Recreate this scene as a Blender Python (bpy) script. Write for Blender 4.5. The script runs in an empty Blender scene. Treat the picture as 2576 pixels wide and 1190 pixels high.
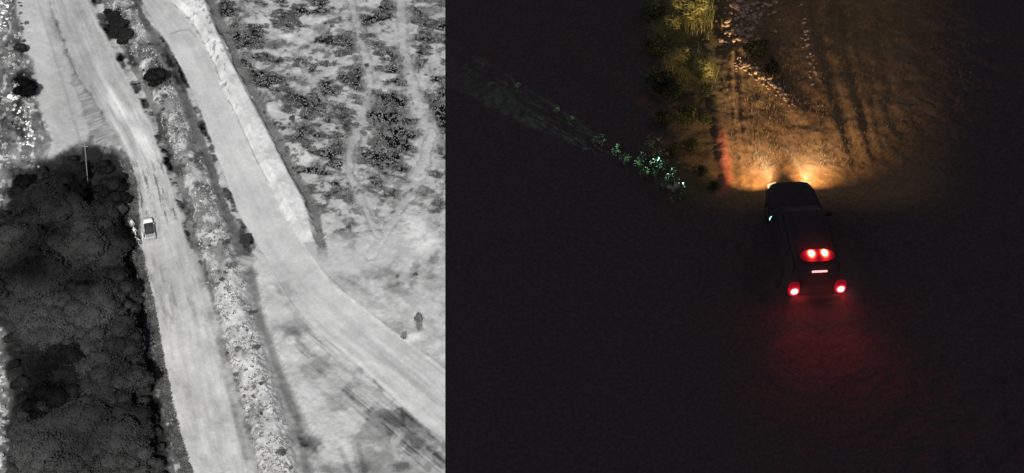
import bpy, bmesh, math, random
import numpy as np
from mathutils import Vector, Matrix

R = math.radians
rng = random.Random(7)
nrg = np.random.RandomState(11)
scene = bpy.context.scene
COL = scene.collection

# ------------------------------------------------------------------ camera
PITCH = R(47.0)
CAM_Z = 60.0 * math.sin(PITCH)          # height above the night road
LOW_Z = -162.0                          # the plain far below the ridge
cam_d = bpy.data.cameras.new('camera')
cam_d.lens = 60; cam_d.sensor_width = 36; cam_d.sensor_fit = 'HORIZONTAL'
cam_d.clip_start = 0.5; cam_d.clip_end = 20000
cam = bpy.data.objects.new('camera', cam_d); COL.objects.link(cam)
cam.location = (0, 0, CAM_Z); cam.rotation_euler = (R(90) - PITCH, 0, 0)
scene.camera = cam

# ------------------------------------------------------------------ sky, sun, exposure
SUN_EL = 45.0
world = bpy.data.worlds.new('World'); scene.world = world; world.use_nodes = True
wt = world.node_tree; wt.nodes.clear()
wo = wt.nodes.new('ShaderNodeOutputWorld'); wb = wt.nodes.new('ShaderNodeBackground')
ws = wt.nodes.new('ShaderNodeTexSky'); ws.sky_type = 'NISHITA'; ws.sun_disc = False
ws.sun_elevation = R(SUN_EL); ws.sun_rotation = R(180)
wh = wt.nodes.new('ShaderNodeHueSaturation'); wh.inputs['Saturation'].default_value = 0.35
wt.links.new(ws.outputs[0], wh.inputs['Color']); wt.links.new(wh.outputs[0], wb.inputs['Color'])
wb.inputs['Strength'].default_value = 0.05
wt.links.new(wb.outputs[0], wo.inputs['Surface'])
sun_d = bpy.data.lights.new('sun', 'SUN'); sun_d.energy = 3.75; sun_d.angle = R(0.5); sun_d.color = (1, 0.98, 0.955)
sun = bpy.data.objects.new('sun', sun_d); COL.objects.link(sun)
sun.rotation_euler = (R(90 - SUN_EL), 0, 0); sun.location = (0, -50, 200)
vs = scene.view_settings
vs.view_transform = 'Standard'; vs.look = 'None'; vs.exposure = 0.0; vs.gamma = 1.0; vs.use_curve_mapping = False

# ------------------------------------------------------------------ helpers
def rays(u, v):
    a = (np.asarray(u, float) - 1288) / 1288 * 0.3
    b = (595 - np.asarray(v, float)) / 1288 * 0.3
    s, c = math.sin(PITCH), math.cos(PITCH)
    return a, c + b * s, -s + b * c
def ground(u, v, z):
    """where the line of sight through a spot of the photograph meets the level z"""
    x, y, w = rays(u, v)
    t = (z - CAM_Z) / w
    return x * t, y * t
def low(u, v, dz=0.0):
    x, y = ground(u, v, LOW_Z + dz); return Vector((float(x), float(y), LOW_Z))
def top(u, v, z=0.0):
    x, y = ground(u, v, z); return Vector((float(x), float(y), 0.0))

def hash2(ix, iy, seed):
    n = (ix.astype(np.int64) * 374761393 + iy.astype(np.int64) * 668265263 + seed * 974634777) & 0x7fffffff
    n = ((n ^ (n >> 13)) * 1274126177) & 0x7fffffff
    n = (n ^ (n >> 16)) & 0xffff
    return n / 65535.0
def vnoise(x, y, seed=0):
    ix = np.floor(x); iy = np.floor(y); fx = x - ix; fy = y - iy
    fx = fx * fx * fx * (fx * (fx * 6 - 15) + 10); fy = fy * fy * fy * (fy * (fy * 6 - 15) + 10)
    a = hash2(ix, iy, seed); b = hash2(ix + 1, iy, seed); c = hash2(ix, iy + 1, seed); d = hash2(ix + 1, iy + 1, seed)
    return (a * (1 - fx) + b * fx) * (1 - fy) + (c * (1 - fx) + d * fx) * fy
def fbm(x, y, seed=0, o=4, g=0.5):
    t = 0; a = 1; s = 0
    for k in range(o):
        t = t + a * vnoise(x * 2 ** k + 17.3 * k, y * 2 ** k - 9.1 * k, seed + k); s += a; a *= g
    return t / s                        # 0..1, mean 0.5
def ss(a, b, x):
    t = np.clip((x - a) / (b - a), 0, 1); return t * t * (3 - 2 * t)
def curve(pts):
    """x as a function of v for a line that runs down the picture, carried on at both ends"""
    p = np.array(pts, float)
    d0 = (p[1] - p[0]) / (p[1, 1] - p[0, 1]); d1 = (p[-1] - p[-2]) / (p[-1, 1] - p[-2, 1])
    p = np.vstack([p[0] + d0 * (-600 - p[0, 1]), p, p[-1] + d1 * (2000 - p[-1, 1])])
    def f(v):
        r = np.zeros_like(v)
        for k in (-24, -12, 0, 12, 24): r = r + np.interp(v + k, p[:, 1], p[:, 0])
        return r / 5
    return f
def seg_dist(u, v, pts):
    d = np.full(np.shape(u), 1e9)
    for (x0, y0), (x1, y1) in zip(pts[:-1], pts[1:]):
        dx, dy = x1 - x0, y1 - y0
        t = np.clip(((u - x0) * dx + (v - y0) * dy) / (dx * dx + dy * dy), 0, 1)
        d = np.minimum(d, np.hypot(u - x0 - t * dx, v - y0 - t * dy))
    return d
def inside(u, v, poly):
    r = np.zeros(np.shape(u), bool); n = len(poly)
    for i in range(n):
        x0, y0 = poly[i]; x1, y1 = poly[(i + 1) % n]
        if y0 == y1: continue
        c = ((y0 > v) != (y1 > v)) & (u < (x1 - x0) * (v - y0) / (y1 - y0) + x0)
        r ^= c
    return r
def soft_poly(u, v, poly, w):
    d = seg_dist(u, v, poly + [poly[0]])
    return ss(-w, w, np.where(inside(u, v, poly), d, -d))
def blob(u, v, x, y, rx, ry, a=0.0):
    c, s = math.cos(a), math.sin(a)
    p = ((u - x) * c + (v - y) * s) / rx; q = (-(u - x) * s + (v - y) * c) / ry
    return np.sqrt(p * p + q * q)

# ---- materials
MATS = {}
def mat(name, color, rough=0.9, metal=0.0, spec=0.1, noise=0.0, scale=20.0, emit=None, strength=0.0, rand=0.0, bump=0.0, sub=None):
    if name in MATS: return MATS[name]
    m = bpy.data.materials.new(name); m.use_nodes = True; nt = m.node_tree
    b = nt.nodes['Principled BSDF']
    b.inputs['Roughness'].default_value = rough; b.inputs['Metallic'].default_value = metal
    b.inputs['Specular IOR Level'].default_value = spec
    b.inputs['Base Color'].default_value = (*color, 1)
    if noise or rand or bump:
        tc = nt.nodes.new('ShaderNodeTexCoord'); nz = nt.nodes.new('ShaderNodeTexNoise')
        nz.inputs['Scale'].default_value = scale; nz.inputs['Detail'].default_value = 5
        nt.links.new(tc.outputs['Object'], nz.inputs['Vector'])
        hs = nt.nodes.new('ShaderNodeHueSaturation'); hs.inputs['Color'].default_value = (*color, 1)
        mr = nt.nodes.new('ShaderNodeMapRange')
        mr.inputs['To Min'].default_value = 1 - noise; mr.inputs['To Max'].default_value = 1 + noise
        mr.inputs['From Min'].default_value = 0.3; mr.inputs['From Max'].default_value = 0.7
        nt.links.new(nz.outputs['Fac'], mr.inputs['Value'])
        val = mr.outputs[0]
        if rand:
            oi = nt.nodes.new('ShaderNodeObjectInfo'); mr2 = nt.nodes.new('ShaderNodeMapRange')
            mr2.inputs['To Min'].default_value = 1 - rand; mr2.inputs['To Max'].default_value = 1 + rand
            nt.links.new(oi.outputs['Random'], mr2.inputs['Value'])
            mu = nt.nodes.new('ShaderNodeMath'); mu.operation = 'MULTIPLY'
            nt.links.new(val, mu.inputs[0]); nt.links.new(mr2.outputs[0], mu.inputs[1]); val = mu.outputs[0]
        nt.links.new(val, hs.inputs['Value']); nt.links.new(hs.outputs[0], b.inputs['Base Color'])
        if bump:
            bp = nt.nodes.new('ShaderNodeBump'); bp.inputs['Strength'].default_value = bump; bp.inputs['Distance'].default_value = 0.03
            nt.links.new(nz.outputs['Fac'], bp.inputs['Height']); nt.links.new(bp.outputs[0], b.inputs['Normal'])
    if emit:
        b.inputs['Emission Color'].default_value = (*emit, 1); b.inputs['Emission Strength'].default_value = strength
    MATS[name] = m; return m
def glow_mat(name, stops, pair=0.0, squash=(1, 1, 1)):
    """a lit lamp lens: white hot over the bulb (or the pair of bulbs), with the red halo painted into its outer rim"""
    m = bpy.data.materials.new(name); m.use_nodes = True; nt = m.node_tree; b = nt.nodes['Principled BSDF']
    b.inputs['Base Color'].default_value = (0.06, 0.006, 0.006, 1); b.inputs['Roughness'].default_value = 0.5; b.inputs['Specular IOR Level'].default_value = .1
    tc = nt.nodes.new('ShaderNodeTexCoord'); ab = nt.nodes.new('ShaderNodeVectorMath'); ab.operation = 'ABSOLUTE'
    sb = nt.nodes.new('ShaderNodeVectorMath'); sb.operation = 'SUBTRACT'; sb.inputs[1].default_value = (pair, 0, 0)
    ml = nt.nodes.new('ShaderNodeVectorMath'); ml.operation = 'MULTIPLY'; ml.inputs[1].default_value = squash
    ln = nt.nodes.new('ShaderNodeVectorMath'); ln.operation = 'LENGTH'
    nt.links.new(tc.outputs['Object'], ab.inputs[0]); nt.links.new(ab.outputs[0], sb.inputs[0]); nt.links.new(sb.outputs[0], ml.inputs[0]); nt.links.new(ml.outputs[0], ln.inputs[0])
    prev = None
    for r0, r1, c0, c1 in [(stops[k][0], stops[k + 1][0], stops[k][1], stops[k + 1][1]) for k in range(len(stops) - 1)]:
        mr = nt.nodes.new('ShaderNodeMapRange'); mr.inputs['From Min'].default_value = r0; mr.inputs['From Max'].default_value = r1
        nt.links.new(ln.outputs['Value'], mr.inputs['Value'])
        mx = nt.nodes.new('ShaderNodeMix'); mx.data_type = 'RGBA'
        if prev is None: mx.inputs['A'].default_value = (*c0, 1)
        else: nt.links.new(prev, mx.inputs['A'])
        mx.inputs['B'].default_value = (*c1, 1); nt.links.new(mr.outputs[0], mx.inputs['Factor']); prev = mx.outputs['Result']
    nt.links.new(prev, b.inputs['Emission Color']); b.inputs['Emission Strength'].default_value = 1.0
    return m
def dome(name, c, s_, m, parent, rot=(0, 0, 0), flat=None):
    bm = bmesh.new(); bmesh.ops.create_uvsphere(bm, u_segments=24, v_segments=14, radius=1)
    for v in bm.verts:
        p = v.co; e = 0.72
        p.x = math.copysign(abs(p.x) ** e, p.x) * s_[0]; p.y = math.copysign(abs(p.y) ** e, p.y) * s_[1]; p.z = math.copysign(abs(p.z) ** e, p.z) * s_[2]
        if flat is not None: p.z = max(p.z, flat)
    return link(name, bm_mesh(name, bm, True), m, parent, c, rot)
def attr_mat(name, grain, scale, bump=0.0, rough=0.95, dist=0.05):
    m = bpy.data.materials.new(name); m.use_nodes = True; nt = m.node_tree; b = nt.nodes['Principled BSDF']
    b.inputs['Roughness'].default_value = rough; b.inputs['Specular IOR Level'].default_value = 0.0
    at = nt.nodes.new('ShaderNodeAttribute'); at.attribute_name = 'soil'
    tc = nt.nodes.new('ShaderNodeTexCoord'); nz = nt.nodes.new('ShaderNodeTexNoise')
    nz.inputs['Scale'].default_value = scale; nz.inputs['Detail'].default_value = 6; nz.inputs['Roughness'].default_value = 0.65
    nt.links.new(tc.outputs['Object'], nz.inputs['Vector'])
    mr = nt.nodes.new('ShaderNodeMapRange'); mr.inputs['From Min'].default_value = 0.3; mr.inputs['From Max'].default_value = 0.7
    mr.inputs['To Min'].default_value = 1 - grain; mr.inputs['To Max'].default_value = 1 + grain
    nt.links.new(nz.outputs['Fac'], mr.inputs['Value'])
    hs = nt.nodes.new('ShaderNodeHueSaturation')
    nt.links.new(at.outputs['Color'], hs.inputs['Color']); nt.links.new(mr.outputs[0], hs.inputs['Value'])
    nt.links.new(hs.outputs[0], b.inputs['Base Color'])
    if bump:
        bp = nt.nodes.new('ShaderNodeBump'); bp.inputs['Strength'].default_value = bump; bp.inputs['Distance'].default_value = dist
        nt.links.new(nz.outputs['Fac'], bp.inputs['Height']); nt.links.new(bp.outputs[0], b.inputs['Normal'])
    return m

# ---- objects
def tag(o, label=None, cat=None, group=None, kind=None):
    if label: o['label'] = label
    if cat: o['category'] = cat
    if group: o['group'] = group
    if kind: o['kind'] = kind
    return o
def empty(name, loc=(0, 0, 0), rz=0.0):
    o = bpy.data.objects.new(name, None); COL.objects.link(o); o.location = loc; o.rotation_euler = (0, 0, rz)
    o.empty_display_size = 0.2; return o
def link(name, me, m=None, parent=None, loc=(0, 0, 0), rot=(0, 0, 0), scale=None):
    if m is not None and not me.materials: me.materials.append(m)
    o = bpy.data.objects.new(name, me); COL.objects.link(o); o.location = loc; o.rotation_euler = rot
    if scale is not None: o.scale = (scale,) * 3 if isinstance(scale, (int, float)) else scale
    if parent: o.parent = parent
    return o
def mesh_np(name, V, F, smooth=False):
    V = np.asarray(V, np.float32); F = np.asarray(F, np.int32); k = F.shape[1]
    me = bpy.data.meshes.new(name)
    me.vertices.add(len(V)); me.vertices.foreach_set('co', V.ravel())
    me.loops.add(F.size); me.loops.foreach_set('vertex_index', F.ravel())
    me.polygons.add(len(F)); me.polygons.foreach_set('loop_start', np.arange(len(F), dtype=np.int32) * k)
    if smooth: me.polygons.foreach_set('use_smooth', np.ones(len(F), bool))
    me.update(calc_edges=True); me.validate(); return me
def soil_attr(me, rgb):
    a = me.attributes.new('soil', 'FLOAT_COLOR', 'POINT')
    a.data.foreach_set('color', np.hstack([rgb, np.ones((len(rgb), 1))]).astype(np.float32).ravel())
def bm_mesh(name, bm, smooth=False):
    me = bpy.data.meshes.new(name); bm.normal_update(); bm.to_mesh(me); bm.free()
    if smooth: me.polygons.foreach_set('use_smooth', np.ones(len(me.polygons), bool))
    return me
def box(bm, c, s, bev=0.0, rot=None):
    r = bmesh.ops.create_cube(bm, size=1.0); vs_ = r['verts']
    bmesh.ops.scale(bm, vec=s, verts=vs_)
    if bev:
        es = list({e for v in vs_ for e in v.link_edges})
        g = bmesh.ops.bevel(bm, geom=es, offset=bev, segments=2, affect='EDGES', profile=0.6)
        vs_ = list({v for f in g['faces'] for v in f.verts} | {v for v in vs_ if v.is_valid})
    if rot is not None: bmesh.ops.rotate(bm, cent=(0, 0, 0), matrix=rot, verts=vs_)
    bmesh.ops.translate(bm, vec=c, verts=vs_)
    return vs_
def box_part(name, c, s, bev, m, parent, rot=None, origin=True):
    bm = bmesh.new(); box(bm, (0, 0, 0), s, bev, rot)
    return link(name, bm_mesh(name, bm, True) if False else bm_mesh(name, bm), m, parent, c)
def loft(name, sts, m, parent, smooth=True):
    bm = bmesh.new(); rows = [[bm.verts.new((x, y, z)) for x, z in loop] for y, loop in sts]
    n = len(rows[0])
    for a, b in zip(rows[:-1], rows[1:]):
        for i in range(n): bm.faces.new((a[i], a[(i + 1) % n], b[(i + 1) % n], b[i]))
    bm.faces.new(rows[0][::-1]); bm.faces.new(rows[-1])
    bmesh.ops.recalc_face_normals(bm, faces=bm.faces)
    return link(name, bm_mesh(name, bm, smooth), m, parent)
def section(w0, w1, z0, z1, r=0.08, crown=0.03):
    """a car's cross-section: bottom half-width w0, top half-width w1, rounded corners, slightly domed top"""
    P = []
    for k in range(4):
        a = R(180 + 30 * k); P.append((-w0 + r + r * math.cos(a), z0 + r + r * math.sin(a)))
    for k in range(4):
        a = R(270 + 30 * k); P.append((w0 - r + r * math.cos(a), z0 + r + r * math.sin(a)))
    for k in range(4):
        a = R(0 + 30 * k); P.append((w1 - r + r * math.cos(a), z1 - r + r * math.sin(a)))
    P.append((0, z1 + crown))
    for k in range(4):
        a = R(90 + 30 * k); P.append((-w1 + r + r * math.cos(a), z1 - r + r * math.sin(a)))
    return P
def lathe(name, prof, m, parent, loc, n=28, axis='X'):
    V = []; F = []
    for i in range(n):
        a = 2 * math.pi * i / n
        for t, r in prof: V.append((t, r * math.cos(a), r * math.sin(a)))
    k = len(prof)
    for i in range(n):
        for j in range(k - 1):
            F.append((i * k + j, i * k + j + 1, ((i + 1) % n) * k + j + 1, ((i + 1) % n) * k + j))
    return link(name, mesh_np(name, V, F, True), m, parent, loc)

# ================================================================== THE PLAIN (left): tracks, banks, scrub
FR_L = [(118, 0), (150, 90), (182, 170), (215, 230), (262, 300), (300, 360), (330, 420), (343, 500), (348, 600), (366, 690), (388, 780), (404, 880), (424, 980), (448, 1090), (482, 1190)]
FR_R = [(232, 0), (262, 70), (300, 150), (335, 215), (375, 290), (405, 370), (440, 470), (464, 560), (488, 650), (508, 730), (533, 820), (553, 900), (576, 990), (600, 1090), (624, 1190)]
B1_L = [(268, 0), (300, 90), (335, 150), (372, 225), (400, 290), (428, 370), (460, 470), (482, 560), (505, 650), (530, 740), (553, 830), (574, 910), (600, 1000), (625, 1090), (650, 1190)]
B1_R = [(335, 0), (362, 70), (408, 165), (452, 250), (482, 340), (520, 430), (552, 520), (585, 620), (612, 700), (634, 790), (660, 880), (690, 980), (720, 1070), (742, 1190)]
DT_R = [(352, 0), (390, 70), (440, 150), (480, 240), (510, 330), (548, 430), (588, 540), (624, 600), (655, 690), (672, 780), (706, 880), (748, 980), (790, 1070), (800, 1190)]
RB_L = [(352, 0), (392, 70), (444, 150), (486, 240), (520, 330), (556, 430), (600, 540), (640, 610), (690, 690), (735, 770), (800, 840), (870, 895), (950, 965), (1040, 1050), (1130, 1120)]
RB_R = [(425, 0), (470, 35), (502, 80), (540, 160), (572, 240), (610, 320), (645, 400), (684, 470), (722, 550), (765, 620), (800, 675), (860, 735), (950, 805), (1040, 868), (1130, 935)]
B2_R = [(522, 0), (545, 60), (590, 160), (640, 255), (690, 350), (735, 440), (780, 520), (796, 590), (798, 640)]
ledge = [(20, -80), (120, -20), (150, 90), (182, 190), (205, 260), (228, 330), (216, 352), (160, 380), (108, 405), (128, 350), (98, 270), (92, 190), (60, 110)]
furrow = [(168, 150), (195, 200), (236, 250), (262, 300), (300, 345), (300, 380), (240, 365), (222, 320), (205, 260), (178, 195)]
grove = [(22, 432), (80, 415), (132, 400), (180, 372), (240, 368), (285, 378), (312, 410), (334, 470), (340, 540), (346, 620), (360, 700), (374, 790), (384, 880), (398, 990), (414, 1090), (432, 1250), (22, 1250), (14, 1090), (24, 960), (6, 830), (-60, 760), (-60, 560), (14, 520)]

fFL, fFR, fB1L, fB1R, fDR, fRL, fRR, fB2R = map(curve, (FR_L, FR_R, B1_L, B1_R, DT_R, RB_L, RB_R, B2_R))

def plain(u, v):
    """soil brightness (as seen, 0..1), height in metres and ground kind of the plain"""
    wu = u + 14 * (fbm(u / 26, v / 26, 3) - 0.5) + 5 * (vnoise(u / 5, v / 5, 4) - 0.5)
    wv = v + 14 * (fbm(u / 26, v / 26, 8) - 0.5)
    n1 = fbm(u / 90, v / 70, 21); n2 = fbm(u / 34, v / 28, 22); n3 = fbm(u / 11, v / 9, 23); n4 = fbm(u / 4.5, v / 4.5, 24, 2)
    z = 0.25 * (n2 - 0.5) + 0.12 * (n3 - 0.5)
    kind = np.zeros(u.shape, int)                                  # 0 scrub
    # scrubland right of the wide track
    t = 0.725 + 0.14 * (n1 - 0.5) + 0.14 * (n2 - 0.5) + 0.10 * (n3 - 0.5)
    up = 1 - ss(430, 720, v + 0.25 * (u - 800))
    sl = fbm((u + 0.5 * v) / 62, (v - 0.18 * u) / 24, 31, 5, 0.6)
    patch = ss(0.515, 0.64, sl + 0.10 * (up - 0.55) + 0.05 * (n3 - 0.5))
    t = t - (0.30 * up + 0.09) * patch * (0.6 + 0.8 * n3)
    sl2 = fbm((u - 0.3 * v) / 26, (v + 0.2 * u) / 15, 33, 4, 0.6)
    t = t - 0.20 * ss(0.56, 0.68, sl2) * (0.35 + 0.65 * up) + 0.06 * ss(0.55, 0.7, 1 - sl2) * (0.4 + 0.6 * up)
    rk = 1 - ss(0.55, 1.15, blob(wu, wv, 985, 330, 62, 100, 0.25) + 0.7 * (n3 - 0.5) + 0.5 * (n2 - .5))
    t = t - 0.20 * rk - 0.05 * up
    for (x, y, rx, ry, a, k) in ((600, 75, 36, 30, .3, .26), (615, 150, 30, 22, 0, .22), (690, 112, 45, 12, 0, .25), (790, 30, 60, 10, .05, .26), (905, 22, 50, 9, 0.05, .3),
                                 (905, 60, 28, 18, .3, .24), (815, 80, 24, 30, .2, .2), (985, 20, 40, 8, .05, .28), (900, 145, 30, 8, -.1, .3), (745, 318, 26, 14, 0, .26), (1100, 300, 30, 60, 0, .18),
                                 (1000, 250, 42, 30, .2, .18), (990, 410, 40, 22, .3, .2), (720, 235, 90, 10, .02, .15), (660, 200, 60, 12, .05, .18), (1080, 25, 40, 14, .1, .24), (985, 500, 26, 20, .6, .18),
                                 (960, 275, 52, 36, .2, .16), (978, 370, 40, 56, .2, .16), (955, 440, 38, 34, .2, .16), (1108, 330, 20, 110, 0, .18), (860, 190, 16, 28, 0, .2), (780, 250, 40, 10, .1, .14), (660, 240, 30, 16, .3, .14), (840, 380, 24, 34, .4, .14), (800, 420, 26, 18, .2, .14), (760, 500, 20, 26, .4, .12), (880, 560, 34, 14, .5, .12), (1010, 735, 44, 18, .7, .13), (950, 690, 56, 16, -.2, .10), (1085, 665, 16, 34, .2, .13), (1000, 640, 14, 40, .2, .12), (900, 720, 60, 9, .5, .10), (1100, 520, 20, 30, .2, .12), (1010, 700, 26, 20, .6, .14), (1040, 690, 12, 36, .2, .16), (860, 690, 40, 12, .15, .14), (1055, 808, 13, 26, .1, .42), (895, 455, 12, 16, 0, .1)):
        t = t - k * (1 - ss(0.45, 1.25, blob(wu, wv, x, y, rx, ry, a) + 0.8 * (n3 - 0.5)))
    for (x, y, rx, ry, a, k) in ((690, 60, 42, 22, 0, .02), (720, 90, 20, 8, 0, .12), (780, 170, 45, 26, 0, .05), (960, 250, 40, 8, .2, .08), (1050, 590, 60, 45, .3, .12), (1090, 760, 50, 40, 0, .06),
                                 (760, 395, 36, 36, 0, .1), (730, 440, 30, 20, 0, .1), (1040, 848, 26, 14, -.4, .22), (820, 60, 30, 14, .3, .1), (1000, 190, 30, 20, 0, .06), (830, 490, 50, 30, .4, .08)):
        t = t + k * (1 - ss(0.3, 1.3, blob(wu, wv, x, y, rx, ry, a) + 0.5 * (n3 - 0.5)))
    # open ground, lower right
    lo = ss(-30, 40, v - (640 + 0.0 * u) + 30 * (n2 - 0.5)) 
    sm_ = fbm((u - 0.6 * v) / 80, (v + 0.5 * u) / 60, 35, 4, .55)
    lo = lo * (0.45 + 0.55 * ss(-40, 60, v - 760 - 0.9 * (u - 900)))
    t = t * (1 - 0.8 * lo) + lo * 0.8 * (0.745 + 0.12 * (n1 - 0.5) + 0.10 * (n2 - 0.5) + 0.06 * (n3 - .5) - (0.10 + .10 * ss(840, 940, u)) * ss(.50, .63, sm_) + 0.06 * ss(.55, .68, 1 - sm_))
    # faint vehicle tracks through the scrub
    for pts, w, k in (([(868, -60), (905, 90), (932, 200), (915, 290), (885, 370), (876, 430), (910, 500), (955, 590)], 16, .69), ([(1005, -60), (1015, 120), (1050, 250), (1082, 330), (1075, 400), (1035, 480), (985, 560), (930, 640)], 20, .70),
                      ([(1082, 335), (1070, 400), (1050, 440)], 22, .72), ([(790, 640), (880, 650), (985, 620)], 40, .745), ([(740, 130), (800, 230), (860, 330)], 6, .68)):
        d = seg_dist(wu, wv, pts)
        m = 1 - ss(w * 0.35, w * 1.8, d + 8 * (n3 - .5))
        m = m * ss(.28, .5, n2 + .3 * n3)
        t = t * (1 - m * .85) + m * .85 * (k + 0.08 * (n3 - 0.5)) - (0.08 if w < 30 else 0.0) * (1 - ss(1.5, 4.5, abs(d - w * 0.62))) * ss(.42, .5, n2)
        z = z - (0.10 if w < 30 else 0.0) * (1 - ss(2, 5, abs(d - w * 0.6)))
    # bright bank between the two roads and the far bank
    def strip(a, b, w=4.0, uu=None):
        uu = wu if uu is None else uu
        return ss(0, w, uu - a) * ss(0, w, b - uu)
    a, b = fB1L(v), fB1R(v)
    s1 = strip(a - 14, fDR(v) + 10 * (n2 - .5) - 2, 4 + 16 * ss(560, 760, v))
    low_ = ss(600, 800, v)
    dc = abs(u - (b + fDR(v)) / 2 - 6 * (n2 - .5)); gut = 0.49 + .07 * low_ + 0.16 * (n2 - 0.5) + 0.12 * (n3 - .5) + 0.06 * low_ - 0.11 * (1 - ss(4, 17, dc))
    t = t * (1 - s1) + s1 * gut
    m = strip(a + 5, b, 6, wu + 10 * (n3 - 0.5) + 8 * (n4 - 0.5)) * (1 - 0.85 * ss(0.47 + .03 * low_, 0.58, fbm(u / 20, v / 20, 41) + 0.14 * (n3 - .5)) * (1 - 0.55 * low_))
    bt = 0.745 + .03 * low_ + 0.26 * (n2 - 0.5) + 0.20 * (n3 - 0.5) + 0.04 * (n4 - 0.5) + 0.03 * low_
    t = t * (1 - m) + m * bt
    z = z + strip(a, b, 26) * 1.1 - strip(b - 4, fDR(v) + 2, 16) * 0.35
    kind = np.where(s1 > 0.5, 3, kind)
    for (x, y, rx, ry, aa, k) in ((298, 55, 34, 40, .3, .40), (330, 110, 22, 22, 0, .22), (338, 140, 22, 28, .2, .22), (428, 385, 14, 26, .3, .12), (444, 430, 22, 16, 0, .18), (520, 622, 28, 16, .2, .18), (640, 1060, 28, 40, .3, .16), (605, 960, 12, 30, .2, .14),
                                  (620, 600, 20, 34, -.4, .26), (432, 130, 26, 46, -.5, .18), (446, 180, 16, 60, -.45, .18), (406, 318, 13, 40, -.3, .2), (420, 395, 15, 36, -.3, .2), (470, 530, 13, 34, -.3, .16), (530, 715, 12, 60, -.25, .15), (560, 880, 13, 44, -.25, .14), (505, 480, 20, 12, 0, .16), (470, 440, 20, 14, 0, .15), (600, 900, 20, 22, 0, .12)):
        t = t - k * (1 - ss(0.4, 1.2, blob(wu, wv, x, y, rx, ry, aa) + 0.7 * (n3 - 0.5)))
    # ditch plug of loose soil
    m = 1 - ss(0.6, 1.1, blob(wu, wv, 602, 662, 46, 26, -.3)); t = t * (1 - m) + m * (0.66 + 0.12 * (n3 - .5) + 0.06 * np.sin((v - 0.3 * u) / 3.0)); z = z + 0.5 * m
    # second (wide) road
    a, b = fRL(v), fRR(v); s = (u - a) / (b - a + 1e-6)
    st = fbm(s * 7, v / 160 + 0.2 * s, 51, 4, 0.6)
    m = strip(a, b, 6, u + 6 * (n3 - 0.5) + 5 * (n2 - .5))
    rt = 0.765 + 0.10 * (n1 - 0.5) + 0.07 * (n2 - .5) + 0.05 * (n3 - .5) + 0.02 * (n4 - .5) - 0.05 * (1 - ss(0, 130, v)) + (0.07 + 0.26 * ss(720, 960, v)) * (st - 0.5)
    t = t * (1 - m) + m * rt
    z = z * (1 - 0.8 * m) - m * (0.05 + 0.10 * (st - 0.5))
    kind = np.where(m > 0.5, 2, kind)
    # apron of wheel marks where the wide road swings right
    la = 1 - ss(30, 110, seg_dist(u, v, [(820, 880), (940, 985), (1060, 1090), (1140, 1170)]))
    dd = (u - 800) * 0.64 - (v - 860) * 0.77
    st2 = fbm(dd / 9, (u + v) / 260, 61, 4, 0.6)
    t = t - la * (1 - m) * (0.03 + 0.24 * ss(0.5, 0.75, st2) * ss(.3, .6, n2) - 0.08 * ss(0.5, 0.75, 1 - st2))
    t = t + 0.07 * (1 - ss(1.5, 5, abs(u - b - 1))) * ss(560, 620, v) * (1 - ss(830, 860, v)) + 0.06 * (1 - ss(1, 3.5, abs(u - a + 2))) * ss(690, 720, v) * (1 - ss(820, 850, v))
    t = t - 0.07 * (1 - ss(1.5, 6, abs(u - b - 6))) * ss(640, 700, v) * ss(.4, .55, n2)
    for pts, w, k in (([(560, 20), (595, 22), (640, 40), (660, 60)], 3, 0.0), ([(430, 84), (452, 76), (476, 74), (492, 92)], 2.5, .10), ([(440, 95), (480, 105)], 14, .05), ([(855, 1130), (870, 1160), (880, 1195)], 7, .09), ([(900, 1120), (920, 1190)], 7, .08),
                      ([(698, 470), (745, 560), (765, 600)], 3, .14), ([(596, 215), (622, 262), (650, 320)], 2, .10), ([(1012, 1030), (1016, 1070)], 5, .07)):
        t = t - k * (1 - ss(w * .5, w * 1.4, seg_dist(wu * .3 + u * .7, v, pts)))
    for (x, y, rx, ry, aa, k) in ((785, 1112, 32, 24, .2, .26), (745, 1090, 22, 40, -.2, .12), (1000, 1055, 70, 22, .45, .12), (870, 1180, 90, 20, 0, .12), (1010, 1175, 30, 14, 0, .2), (1060, 1120, 60, 20, .6, .10), (735, 840, 26, 20, .4, .13), (720, 730, 30, 18, .6, .1)):
        t = t - k * (1 - ss(0.4, 1.25, blob(wu, wv, x, y, rx, ry, aa) + 0.6 * (n3 - 0.5)))
    t = t + 0.18 * (1 - ss(0.4, 1.1, blob(wu, wv, 735, 855, 18, 14) + 0.8 * (n3 - .5)))
    # far bank beside the wide road, and the gutter behind it
    b2 = fB2R(v); on = 1 - ss(585, 612, v + 0.3 * (u - 780))
    m = strip(fRR(v) - 9, b2, 5) * on * ss(-10, -2, u - fRR(v) + 6 * (n3 - 0.5) + 5 * (n2 - .5))
    t = t * (1 - m) + m * (0.825 + 0.12 * (n2 - 0.5) + 0.14 * (n3 - 0.5) + 0.05 * (n4 - .5) + 0.04 * np.sin((v + 0.55 * u) / 17 + 6 * n1) - 0.22 * ss(.64, .74, fbm(u / 9, v / 9, 45)) * (1 - ss(200, 330, v)))
    kind = np.where(m > 0.5, 4, kind)
    z = z + m * 0.9 * ss(0, 18, u - fRR(v)) * ss(0, 14, b2 - u)
    t = t - 0.17 * on * (1 - ss(.8, 2.8, abs(u - fRR(v) + 2 + 5 * (n2 - .5)))) * ss(.46, .56, fbm(v / 40, v * 0 + 3, 47)) 
    g = (1 - ss(7, 17, abs(wu - b2 - 11 - 4 * (n2 - .5)))) * (1 - ss(600, 650, v)) * ss(-200, 60, v)
    t = t - g * (t - 0.44) * 0.85; z = z - 0.5 * g
    # ---- left of the first road
    m = 1 - ss(-6, 6, wu - fFL(v) - 2)
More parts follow.
